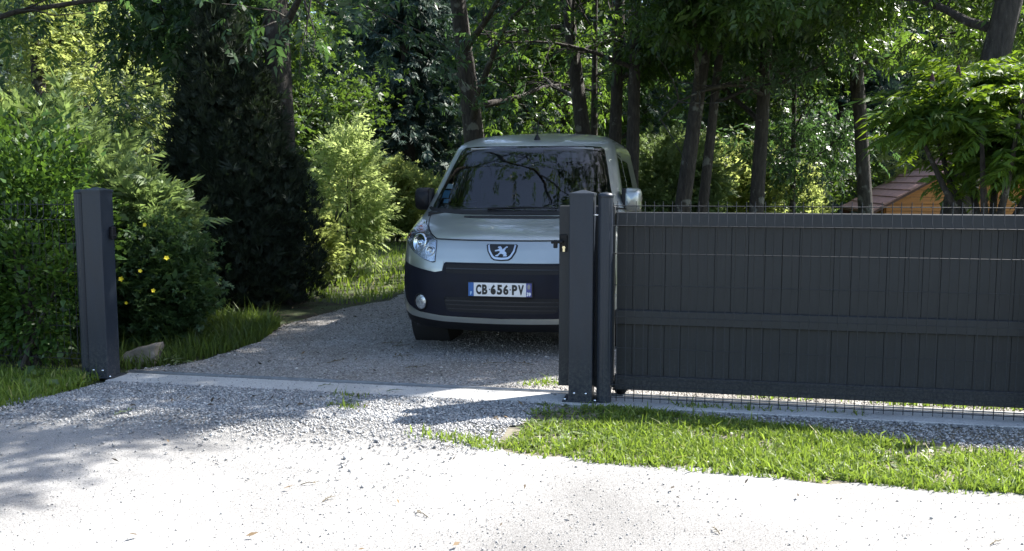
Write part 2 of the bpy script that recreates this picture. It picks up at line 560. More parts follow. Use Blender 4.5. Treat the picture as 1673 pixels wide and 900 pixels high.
def points_in(poly, n, dens=None):
    xs = [p[0] for p in poly]; ys = [p[1] for p in poly]
    out = np.zeros((0, 2))
    while len(out) < n:
        q = np.stack([RNG.uniform(min(xs), max(xs), n * 2), RNG.uniform(min(ys), max(ys), n * 2)], 1)
        m = inpoly(q[:, 0], q[:, 1], poly)
        if dens is not None:
            m &= RNG.random(len(q)) < dens(q[:, 0], q[:, 1])
        out = np.concatenate([out, q[m]])
    return out[:n]

def patchy(scale, lo, seed):
    r = np.random.default_rng(seed)
    k = r.normal(0, scale, (10, 2)); ph = r.uniform(0, 6.28, 10)
    def f(x, y):
        v = sum(np.sin(k[i, 0] * x + k[i, 1] * y + ph[i]) for i in range(10)) / 3.2
        return np.clip(lo + v * 0.45, 0.03, 1)
    return f

def stones():
    a = np.concatenate([points_in(APRON, 29000), points_in([(-4.6, -0.75), (-1.15, -0.7), (-1.12, -1.3), (-1.5, -2.1), (-4.7, -2.3)], 17000, lambda x, y: np.clip(1.0 + (y + 0.85) * 1.3, 0.0, 1) ** 1.6 + 0.012)])
    d = points_in(DRIVE, 44000, lambda x, y: np.clip(1.15 - y * 0.13, 0.1, 1))
    f = points_in([(-0.6, -0.05), (3.4, -0.05), (3.4, -0.85), (1.7, -0.8), (0.84, -0.62), (0.17, -0.45), (-0.6, -0.3)], 11000)
    for nm, q, zz, s0 in (('gravel_stones', a, 0.009, 0.0068), ('drive_stones', d, 0.009, 0.0068), ('fence_gravel', f, 0.004, 0.0075)):
        s = s0 * np.exp(RNG.normal(0, 0.38, len(q)))
        P = np.column_stack([q, np.full(len(q), zz) + s * 0.15])
        scatter_tpl(nm, P, s, OCT, OCF, 'drive_stone' if nm == 'drive_stones' else 'stones')
    sl_ = points_in([(-4.2, -0.26), (-0.95, -0.26), (-0.95, 0.02), (-4.2, 0.02)], 420, lambda x, y: np.clip(0.15 + np.abs(y + 0.12) * 6, 0, 1))
    scatter_tpl('sill_grit', np.column_stack([sl_, np.full(len(sl_), 0.014)]), 0.005 * np.exp(RNG.normal(0, 0.35, len(sl_))), OCT, OCF, 'stones')
    # loose grit spilled on the road surface
    r = points_in([(-3.4, -1.1), (1.6, -1.5), (1.6, -3.4), (-3.4, -3.4)], 6500, lambda x, y: np.clip(patchy(2.2, 0.55, 77)(x, y), 0.12, 1))
    s = 0.0032 * np.exp(RNG.normal(0, 0.4, len(r)))
    scatter_tpl('road_grit', np.column_stack([r, 0.005 + s * 0.2]), s, OCT, OCF, 'stones')
    # leaf litter on the drive and below the shrubs
    LT = [(1, 0, 0), (0, 0.35, 0.12), (-1, 0, 0.05), (0, -0.35, 0.08)]
    q = np.concatenate([points_in(DRIVE, 1500, lambda x, y: np.clip(np.abs(x + 1.7) * 0.28 + 0.06, 0, 1)), points_in([(-7, 0.1), (-4.1, 0.3), (-4.0, 2.5), (-4.0, 6), (-8, 6)], 2500), points_in(APRON, 120), points_in([(-3.2, -1.2), (1.6, -1.5), (1.6, -3.3), (-3.2, -3.3)], 70)])
    s = np.minimum(0.016 * np.exp(RNG.normal(0, 0.4, len(q))), 0.026)
    scatter_tpl('leaf_litter', np.column_stack([q, np.full(len(q), 0.022)]), s, LT, [(0, 1, 2, 3)], 'litter')
stones()

# ------------------------------------------------------------------ grass
def grass(name, q, h0, label=None, wid=0.0045, mat='grass_blade', lean=0.45):
    n = len(q)
    h = h0 * np.exp(RNG.normal(0, 0.35, n))
    az = RNG.uniform(0, 2 * np.pi, n)
    ln = h * np.abs(RNG.normal(0.25, lean, n))
    d = np.stack([np.cos(az), np.sin(az)], 1)
    a2 = RNG.uniform(0, np.pi, n)
    s = np.stack([np.cos(a2), np.sin(a2)], 1) * wid * (0.6 + RNG.random((n, 1)))
    z0 = np.full(n, 0.0)
    V = np.zeros((n, 5, 3))
    V[:, 0, :2] = q - s; V[:, 1, :2] = q + s
    V[:, 2, :2] = q + s * 0.8 + d * (ln * 0.35)[:, None]; V[:, 3, :2] = q - s * 0.8 + d * (ln * 0.35)[:, None]
    V[:, 4, :2] = q + d * ln[:, None]
    V[:, 2, 2] = V[:, 3, 2] = h * 0.6
    V[:, 4, 2] = h
    V = V.reshape(-1, 3)
    b = (np.arange(n) * 5)[:, None]
    F = np.concatenate([b + np.array([[0, 1, 2]]), b + np.array([[0, 2, 3]]), b + np.array([[3, 2, 4]])])
    o = link(name, np_mesh(name, V, F), mat)
    return tag(o, label, None, None, 'stuff')

VERGE = [(-1.02, -0.27), (-0.6, -0.27), (0.17, -0.45), (0.84, -0.62), (1.14, -0.74), (1.7, -0.80), (3.6, -0.8), (3.6, -1.56), (1.46, -1.53), (0.72, -1.50), (0.14, -1.44), (-0.48, -1.40), (-0.98, -1.36), (-1.13, -1.27), (-1.05, -0.9), (-1.10, -0.5)]
BARE = [(1.0, -0.30), (3.5, -0.30), (3.5, -0.9), (1.75, -0.86), (1.2, -0.78)]
def verge_d(x, y):
    d = np.clip(patchy(5, 0.6, 3)(x, y) * patchy(13, 0.75, 4)(x, y), 0.05, 1)
    tip = np.clip((x + 1.18) / 0.5, 0.12, 1)
    return d * tip
grass('verge_grass', np.concatenate([points_in(VERGE, 40000, verge_d), points_in([(-1.25, -1.15), (-1.0, -1.34), (0.14, -1.42), (1.46, -1.5), (3.6, -1.5), (3.6, -1.62), (1.46, -1.6), (0.14, -1.52), (-1.0, -1.44), (-1.3, -1.3)], 1800, patchy(11, 0.35, 31)), points_in([(-0.2, -0.1), (1.0, -0.1), (1.0, -0.2), (-0.2, -0.2)], 250, patchy(9, 0.3, 5))]), 0.030, 'short sunlit grass verge in front of the mesh fence', 0.0042, 'grass_blade', 0.85)
def verge_soil():
    s = sheet('verge_soil', [(-1.2, -0.30), (3.7, -0.30), (3.7, -1.9), (-1.2, -1.6)], -0.001, 'dusty_soil')
verge_soil()
VW = points_in(VERGE, 900, patchy(6, 0.35, 40))
LEFTG = [(-8, -1.8), (-5.2, -1.65), (-4.5, -1.3), (-4.33, -0.85), (-4.30, -0.45), (-4.36, -0.22), (-4.6, -0.05), (-8, 0.1)]
grass('left_verge_grass', points_in(LEFTG, 24000, patchy(3, 0.8, 8)), 0.05, 'shaded grass at the foot of the ivy covered fence', 0.0045, 'grass_blade', 0.6)
YARDL = [(-4.3, 0.12), (-4.02, 0.6), (-3.96, 1.5), (-4.15, 2.3), (-4.6, 2.6), (-6, 2.6), (-6, 0.3)]
grass('shrub_border_grass', points_in(YARDL, 15000, lambda x, y: np.clip(0.25 + 0.75 * sstep(0.5, 2.0, y), 0, 1) * np.clip(1.2 - (-4.0 - x) * 0.6, 0.1, 1)), 0.10, 'rank grass along the gravel under the flowering shrub', 0.005, 'shaded_grass')
BACK = [(-6, 4.8), (-4.1, 4.0), (-3.85, 4.7), (-4.0, 6.0), (-2.6, 7.7), (0.4, 7.9), (1.3, 6), (2.4, 4), (2.8, 2.1), (9, 2), (9, 14), (-16, 20), (-14, 8)]
grass('yard_grass', points_in(BACK, 42000, lambda x, y: np.clip(1.2 - y * 0.05, 0.1, 1)), 0.065, 'sunlit lawn in the yard behind the van', 0.008)
grass('gate_foot_grass', points_in([(0.2, 0.15), (3.4, 0.15), (3.4, 0.9), (0.2, 0.9)], 4200, patchy(4, 0.3, 21)), 0.05, 'grass tufts in the gravel behind the sliding gate')
q = np.concatenate([np.array([[x, y]]) + RNG.normal(0, 0.05, (n_, 2)) * np.array([1.6, 0.8]) for x, y, n_ in [(-2.28, -0.62, 60), (-2.36, -0.35, 50), (-1.05, 0.35, 90), (-1.2, 0.28, 50), (-1.35, -1.2, 130), (-1.55, -1.15, 50)]])
grass('gravel_weeds', q, 0.035, 'sparse weeds in the gravel round the gate sill')

# ------------------------------------------------------------------ sliding gate
def gate():
    g = thing('sliding_gate', 'dark grey sliding gate of vertical boards, slid open behind the mesh fence', 'gate', (0, 0, 0))
    x0, x1 = -0.985, 2.9
    yb = 0.030                                     # board face is set back from the rails
    edges = [-0.60]
    x = -0.496
    while x < x1 - 0.1:
        edges.append(x); x += 0.1056
    edges.append(x1 - 0.02)
    skip = min(range(len(edges)), key=lambda i: abs(edges[i] - 0.66))
    edges.pop(skip)
    base = {}
    for a, b in zip(edges[:-1], edges[1:]):
        wd = round(b - a, 4)
        if wd not in base:
            base[wd] = MB().box((0.0011, 0, 0.10), (wd - 0.0011, 0.020, 1.20), 0.0014).mesh('board')
            base[wd].materials.append(MATS['anthracite_board'])
        o = link('board', base[wd], None, g)
        o.location = (a, yb + random.uniform(-0.0007, 0.0007), 0)
    MB().box((-0.61, 0.0, 1.161), (x1, 0.058, 1.250), 0.004).build('top_rail', 'anthracite', g)
    MB().box((-0.61, 0.004, 0.505), (x1, 0.056, 0.601), 0.004).build('middle_rail', 'anthracite', g)
    MB().box((-0.61, 0.0, 0.063), (x1, 0.058, 0.160), 0.004).build('bottom_rail', 'anthracite', g)
    MB().box((-0.60, 0.052, 0.10), (x1 - 0.03, 0.055, 1.2)).build('backing_panel', 'joint_black', g)
    for xx in (x1,):
        MB().box((xx, -0.002, 0.063), (xx + 0.08, 0.06, 1.25), 0.004).build('end_stile', 'anthracite', g)
    st = MB().box((x0, -0.012, 0.075), (-0.615, 0.062, 1.290), 0.004).build('lock_stile', 'anthracite', g)
    MB().box((x0 + 0.006, -0.018, 0.985), (x0 + 0.056, -0.012, 1.10), 0.004).build('lock_plate', 'black_plastic', st)
    h = MB()
    h.tube([(x0 + 0.02, -0.016, 1.052), (x0 + 0.02, -0.05, 1.052)], 0.010, 10)
    h.tube([(x0 + 0.028, -0.052, 1.052), (x0 - 0.03, -0.055, 1.052), (x0 - 0.045, -0.050, 1.045)], [0.011, 0.010, 0.008], 10)
    h.box((x0 - 0.032, -0.062, 1.01), (x0 - 0.004, -0.046, 1.065), 0.004)
    h.build('handle', 'black_plastic', st)
    MB().prism([(x0 + 0.026, 0.985), (x0 + 0.040, 0.985), (x0 + 0.040, 1.003), (x0 + 0.044, 1.012), (x0 + 0.040, 1.022), (x0 + 0.026, 1.022), (x0 + 0.022, 1.012), (x0 + 0.026, 1.003)], -0.024, -0.016).build('key_cylinder', 'brass', st)
    # roller with bracket under the bottom rail
    for xx in (-0.57, 2.6):
        w_ = MB()
        w_.lathe([(0.0, -0.014), (0.044, -0.014), (0.046, -0.006), (0.040, 0), (0.046, 0.006), (0.044, 0.014), (0.0, 0.014)], 20, 'y', (xx, 0.052, 0.064))
        w_.box((xx - 0.05, 0.022, 0.05), (xx + 0.05, 0.034, 0.11), 0.003)
        w_.build('roller', 'black_plastic', g)
gate()

def square_post(x0, x1, y0, y1, h, label, extra=None):
    p = thing('gate_post', label, 'gate post', ((x0 + x1) / 2, (y0 + y1) / 2, 0))
    hw, hd = (x1 - x0) / 2, (y1 - y0) / 2
    MB().box((-hw, -hd, 0.012), (hw, hd, h), 0.004).build('shaft', 'post_paint', p)
    c = MB()
    e = 0.004
    lo = [(-hw - e, -hd - e), (hw + e, -hd - e), (hw + e, hd + e), (-hw - e, hd + e)]
    vs = [(a, b, h - 0.012) for a, b in lo] + [(a, b, h + 0.004) for a, b in lo] + [(0, 0, h + 0.026)]
    c.add(vs, [(0, 1, 5, 4), (1, 2, 6, 5), (2, 3, 7, 6), (3, 0, 4, 7), (4, 5, 8), (5, 6, 8), (6, 7, 8), (7, 4, 8), (3, 2, 1, 0)])
    c.build('cap', 'post_paint', p)
    b = MB().box((-hw - 0.04, -hd - 0.02, 0.0125), (hw + 0.04, hd + 0.02, 0.022), 0.002).build('base_plate', 'post_paint', p)
    for sx in (-1, 1):
        MB().lathe([(0, 0.0), (0.009, 0.0), (0.009, 0.010), (0.005, 0.014), (0, 0.014)], 8, 'z', (sx * (hw + 0.022), -hd - 0.004, 0.022)).build('bolt', 'chrome', b)
        MB().lathe([(0, -hd - 0.008), (0.007, -hd - 0.008), (0.008, -hd + 0.002)], 8, 'y', (sx * hw * 0.5, 0, 0.07)).build('rivet', 'chrome', p)
    return p
pl = square_post(-4.449, -4.298, -0.20, -0.05, 1.385, 'dark blue-grey square gate post beside the yellow flowering shrub')
def latch(pl):
    m = MB().box((0.076, 0.01, 1.03), (0.105, 0.06, 1.12), 0.004)
    m.box((0.10, -0.01, 1.05), (0.120, 0.0, 1.105), 0.003)
    m.box((0.10, -0.002, 1.05), (0.112, 0.055, 1.06), 0.002)
    m.build('gate_catch', 'black_plastic', pl)
latch(pl)
square_post(-0.889, -0.735, -0.20, -0.05, 1.372, 'dark grey square gate post next to the open end of the sliding gate')

def fence_post(x, y, r, h, label):
    p = thing('fence_post', label, 'fence post', (x, y, 0))
    prof = []
    n = 40
    m = MB()
    vs = []
    for z in (-0.05, h):
        for k in range(n):
            t = 2 * math.pi * k / n
            rr = r * (1 - (0.045 if k % 5 == 0 else 0))
            vs.append((rr * math.cos(t), rr * math.sin(t), z))
    m.add(vs, [(k, (k + 1) % n, n + (k + 1) % n, n + k) for k in range(n)])
    m.build('shaft', 'post_paint', p)
    MB().lathe([(0, h + 0.016), (r * 0.6, h + 0.013), (r * 0.97, h + 0.004), (r * 1.03, h - 0.006), (r * 1.03, h - 0.016), (r * 0.9, h - 0.016)], 32).build('cap', 'post_paint', p)
    return p
fp = fence_post(-0.661, -0.15, 0.049, 1.366, 'dark grey round fence post close beside the gate end post')
MB().tube([(-0.03, 0.0, 1.235), (-0.085, 0.0, 1.235)], 0.005, 8).build('tie_bolt', 'chrome', fp)
fence_post(-4.50, -0.13, 0.052, 1.378, 'dark round fence post touching the gate post by the ivy')
fence_post(1.99, -0.15, 0.049, 1.366, 'dark round fence post at the far end of the mesh panel')

def mesh_fence(name, x0, x1, y, label, pitch=0.0569, r=0.0026, ztop=1.296, up=0.03, z0=0.02):
    f = thing(name, label, 'fence', (x0, y, 0))
    # vertical wires bend out at the two reinforcing folds
    zz = [z0, 0.10, 0.135, 0.17, 1.135, 1.17, 1.205, ztop + up]
    oy = [0, 0, -0.03, 0, 0, -0.03, 0, 0]
    vm = MB().tube([(0, o_, z_) for z_, o_ in zip(zz, oy)], r, 6).mesh('wire')
    vm.materials.append(MATS['wire_grey'])
    n = int((x1 - x0 - 0.03) / pitch)
    for i in range(n + 1):
        o = link('wire', vm, None, f)
        o.location = (0.035 + i * pitch, 0, 0)
        o.rotation_euler = (0, random.gauss(0, 0.002), 0)
    hm = MB().tube([(0, 0, 0), (x1 - x0, 0, 0)], r * 1.1, 6).mesh('cross_wire')
    hm.materials.append(MATS['wire_grey'])
    for z_, o_ in ((ztop, 0), (1.17, -0.03), (0.99, 0), (0.785, 0), (0.58, 0), (0.375, 0), (0.17, 0), (0.135, -0.03), (0.045, 0)):
        o = link('cross_wire', hm, None, f)
        o.location = (0, o_ - 0.0045, z_)
    return f
mesh_fence('mesh_fence', -0.615, 1.95, -0.15, 'rigid grey wire mesh fence panel in front of the board gate')
mesh_fence('mesh_fence', 2.03, 4.55, -0.15, 'rigid grey wire mesh panel beyond the free end of the board gate')
mesh_fence('mesh_fence', -6.98, -4.55, -0.10, 'dark wire mesh fence panel overgrown by ivy', ztop=1.28)

# ------------------------------------------------------------------ the van
VT = np.array([  # z, centre y of the front, half width, corner depth, exponent
    (0.20, 0.14, 0.84, 0.50, 2.6), (0.235, 0.055, 0.885, 0.53, 2.6), (0.27, 0.020, 0.905, 0.54, 2.6), (0.34, 0.002, 0.925, 0.56, 2.6),
    (0.45, 0.000, 0.938, 0.57, 2.6), (0.60, 0.004, 0.946, 0.58, 2.6), (0.72, 0.016, 0.948, 0.58, 2.6), (0.80, 0.036, 0.948, 0.58, 2.6),
    (0.90, 0.070, 0.948, 0.56, 2.5), (0.965, 0.105, 0.946, 0.54, 2.5), (1.005, 0.20, 0.944, 0.52, 2.5), (1.06, 0.39, 0.942, 0.46, 2.5),
    (1.11, 0.59, 0.938, 0.42, 2.5), (1.15, 0.76, 0.932, 0.38, 2.5), (1.185, 0.845, 0.926, 0.36, 2.6), (1.22, 0.89, 0.918, 0.36, 2.7),
    (1.40, 1.105, 0.876, 0.35, 2.8), (1.60, 1.34, 0.830, 0.33, 2.8), (1.765, 1.55, 0.790, 0.32, 2.9), (1.815, 1.65, 0.770, 0.34, 2.9),
    (1.855, 1.79, 0.742, 0.40, 2.9), (1.895, 1.98, 0.690, 0.50, 2.8), (1.930, 2.26, 0.600, 0.60, 2.6), (1.957, 2.60, 0.45, 0.60, 2.4), (1.973, 2.95, 0.25, 0.5, 2.2), (1.980, 3.2, 0.03, 0.2, 2.0)])
VZ = np.linspace(0.20, 1.98, 1781)
VP = np.stack([np.interp(VZ, VT[:, 0], VT[:, i]) for i in range(1, 5)], 1)
def _sm(a, s):
    k = np.exp(-0.5 * (np.arange(-40, 41) / s) ** 2); k /= k.sum()
    p = np.pad(a, 40, mode='edge') if True else a
    # extend linearly so that the ends keep their slope
    p[:40] = a[0] + (a[1] - a[0]) * np.arange(-40, 0); p[-40:] = a[-1] + (a[-1] - a[-2]) * np.arange(1, 41)
    return np.convolve(p, k, 'valid')
VP = np.stack([_sm(VP[:, i], 11.0) for i in range(4)], 1)
REAR = 4.78
def vpar(z):
    return [np.interp(z, VZ, VP[:, i]) for i in range(4)]
def vrear(z):
    return REAR - 0.02 - 0.10 * sstep(0.9, 1.8, z) - 1.35 * sstep(1.84, 1.98, z) ** 2
def S(s, z):
    """body surface; s 0 at the centre of the front, 1 at the start of the side, 4 at the rear corner, 5 rear centre"""
    s = np.asarray(s, float); z = np.asarray(z, float)
    yf, wd, d, n = vpar(z)
    yr = vrear(z)
    sg = np.sign(s) + (s == 0); a = np.abs(s)
    ph = np.clip(a, 0, 1) * np.pi / 2
    xf = wd * np.sin(ph) ** (2 / n); yy = yf + d * (1 - np.clip(np.cos(ph), 0, 1) ** (2 / n))
    t = np.clip((a - 1) / 3, 0, 1)
    cr = 0.14
    ys = yf + d + t * (yr - cr - yf - d)
    pr = np.clip(a - 4, 0, 1) * np.pi / 2
    xr = wd - 0.14 * (1 - np.cos(pr)) - (wd - 0.14) * np.clip(a - 4, 0, 1) ** 2.2
    xr = np.maximum(xr, 0); yrr = yr - cr + cr * np.sin(pr) ** 0.8
    x = np.where(a <= 1, xf, np.where(a <= 4, wd, xr))
    y = np.where(a <= 1, yy, np.where(a <= 4, ys, yrr))
    return np.stack([x * sg, y, z], -1)
def sx(x, z):
    yf, wd, d, n = vpar(z)
    return np.sign(x) * np.arcsin(min(1.0, (abs(x) / wd)) ** (n / 2)) * 2 / np.pi
def sy(y, z, side=1):
    yf, wd, d, n = vpar(z)
    if y < yf + d:
        return side * np.arccos(np.clip((1 - max(0, y - yf) / d), 0, 1) ** (n / 2)) * 2 / np.pi
    return side * (1 + 3 * (y - yf - d) / (vrear(z) - 0.14 - yf - d))
def Snorm(s, z):
    e = 1e-3
    zl = np.clip(z, 0.202, 1.976)
    du = S(s + e, zl) - S(s - e, zl); dz = S(s, zl + e) - S(s, zl - e)
    nn = np.cross(du, dz)
    return nn / (np.linalg.norm(nn, axis=-1, keepdims=True) + 1e-9)

def dens(poly, st=0.03, closed=True):
    out = []
    n = len(poly)
    for i in range(n if closed else n - 1):
        a = np.array(poly[i]); b = np.array(poly[(i + 1) % n])
        k = max(1, int(math.ceil(np.linalg.norm((b - a) * np.array([1.0, 1.0])) / st)))
        out += [tuple(a + (b - a) * q / k) for q in range(k)]
    return out

def round_poly(poly, it=2):
    for _ in range(it):
        q = []
        n = len(poly)
        for i in range(n):
            a = np.array(poly[i]); b = np.array(poly[(i + 1) % n])
            q += [tuple(a * 0.8 + b * 0.2), tuple(a * 0.2 + b * 0.8)]
        poly = q
    return poly

def surf_patch(outer, holes=(), off=0.0, ds=0.05, dz=0.02, extra_z=(), thick=0.0):
    """outer, holes: polygons in (s, z). Returns verts, faces on the body surface, offset along its normal"""
    def dn(p):
        out = []
        n = len(p)
        for i in range(n):
            a = np.array(p[i]); b = np.array(p[(i + 1) % n])
            k = max(1, int(math.ceil(max(abs(b[0] - a[0]) / ds, abs(b[1] - a[1]) / dz))))
            out += [tuple(a + (b - a) * q / k) for q in range(k)]
        return out
    loops = [dn(outer)] + [dn(h) for h in holes]
    pts = []; edges = []
    for lp in loops:
        o = len(pts)
        pts += lp
        edges += [(o + i, o + (i + 1) % len(lp)) for i in range(len(lp))]
    o = np.array(loops[0])
    ss = np.arange(o[:, 0].min() + ds / 2, o[:, 0].max(), ds)
    zs = np.arange(o[:, 1].min() + dz / 2, o[:, 1].max(), dz)
    GS, GZ = np.meshgrid(ss, zs)
    GS = GS.ravel(); GZ = GZ.ravel()
    ok = inpoly(GS, GZ, loops[0])
    for h in loops[1:]:
        ok &= ~inpoly(GS, GZ, h)
    # keep grid points off the outline
    allp = np.array(pts)
    GS = GS[ok]; GZ = GZ[ok]
    if len(GS):
        d2 = np.min(((GS[:, None] - allp[None, :, 0]) / ds) ** 2 + ((GZ[:, None] - allp[None, :, 1]) / dz) ** 2, axis=1)
        GS = GS[d2 > 0.12]; GZ = GZ[d2 > 0.12]
    pts = pts + list(zip(GS, GZ))
    KS = 0.4 / 1.0                                 # s scaled so the triangles come out even
    r = delaunay_2d_cdt([Vector((p[0] * KS, p[1])) for p in pts], edges, [], 0, 1e-7)
    V2 = np.array([(v.x / KS, v.y) for v in r[0]])
    F = []
    cen = np.array([[V2[list(f), 0].mean(), V2[list(f), 1].mean()] for f in r[2]])
    ok = inpoly(cen[:, 0], cen[:, 1], loops[0])
    for h in loops[1:]:
        ok &= ~inpoly(cen[:, 0], cen[:, 1], h)
    F = [tuple(f) for f, k in zip(r[2], ok) if k]
    P = S(V2[:, 0], V2[:, 1])
    N = Snorm(V2[:, 0], V2[:, 1])
    Q = P + N * off
    if thick > 0:                                  # a rim that closes the panel against the body
        cnt = {}
        for f in F:
            for i in range(3):
                e = (f[i], f[(i + 1) % 3])
                cnt[tuple(sorted(e))] = cnt.get(tuple(sorted(e)), 0) + 1
        B = P + N * (off - thick)
        n0 = len(Q)
        Q = np.concatenate([Q, B])
        rim = [(a, b, b + n0, a + n0) for (a, b), c in cnt.items() if c == 1]
        return Q, F, rim
    return Q, F, []

def panel(name, mat, parent, outer, holes=(), off=0.004, ds=0.05, dz=0.02, thick=0.0, mirror=False, flip=False):
    V, F, rim = surf_patch(outer, holes, off, ds, dz, thick=thick)
    m = MB()
    m.add(V, F, True)
    if rim:
        m.add(V, rim, False)
    if mirror:
        V2 = V * np.array([-1, 1, 1])
        m.add(V2, [tuple(reversed(f)) for f in F], True)
        if rim:
            m.add(V2, rim, False)
    me = bpy.data.meshes.new(name)
    me.from_pydata(m.v, [], m.f)
    for p, q in zip(me.polygons, m.sm):
        p.use_smooth = q
    bm = bmesh.new(); bm.from_mesh(me)
    bmesh.ops.remove_doubles(bm, verts=bm.verts[:], dist=0.0004)
    bmesh.ops.delete(bm, geom=[v for v in bm.verts if not v.link_faces], context='VERTS')
    bmesh.ops.recalc_face_normals(bm, faces=bm.faces[:])
    if not rim:
        up = sum((f.normal.dot(f.calc_center_median() - Vector((0, 2.2, 0.9))) * f.calc_area() for f in bm.faces))
        if (up < 0) != flip:
            bmesh.ops.reverse_faces(bm, faces=bm.faces[:])
    bm.to_mesh(me); bm.free()
    if rim:
        me.set_sharp_from_angle(angle=R(40))
    return link(name, me, mat, parent)

def xz(pts):
    return [(float(sx(x, z)), z) for x, z in pts]
def yz(pts, side=1):
    return [(float(sy(y, z, side)), z) for y, z in pts]
def both(pts):
    """mirror an open right half outline (from top centre to bottom centre) into a closed one"""
    return list(pts) + [(-a, b) for a, b in reversed(pts) if abs(a) > 1e-6]

def arch(yc, r, n=14, zlo=0.205):
    return [(yc + r * math.cos(t), max(zlo, 0.335 + r * math.sin(t))) for t in np.linspace(math.pi, 0, n)]

def text_mesh(body, size):
    cu = bpy.data.curves.new('text', 'FONT')
    cu.body = body; cu.size = size; cu.extrude = 0.0; cu.resolution_u = 3; cu.offset = 0.05 * size
    o = bpy.data.objects.new('text', cu)
    COL.objects.link(o)
    me = bpy.data.meshes.new_from_object(o.evaluated_get(bpy.context.evaluated_depsgraph_get()))
    bpy.data.objects.remove(o)
    bpy.data.curves.remove(cu)
    return me

def flat_text(name, body, x0, x1, z0, z1, y, mat, parent):
    me = text_mesh(body, 1.0)
    co = np.array([v.co[:] for v in me.vertices])
    lo, hi = co.min(0), co.max(0)
    for v in me.vertices:
        a = (v.co.x - lo[0]) / (hi[0] - lo[0]); b = (v.co.y - lo[1]) / (hi[1] - lo[1])
        v.co = (x0 + a * (x1 - x0), y, z0 + b * (z1 - z0))
    me.materials.clear()
    return link(name, me, mat, parent)

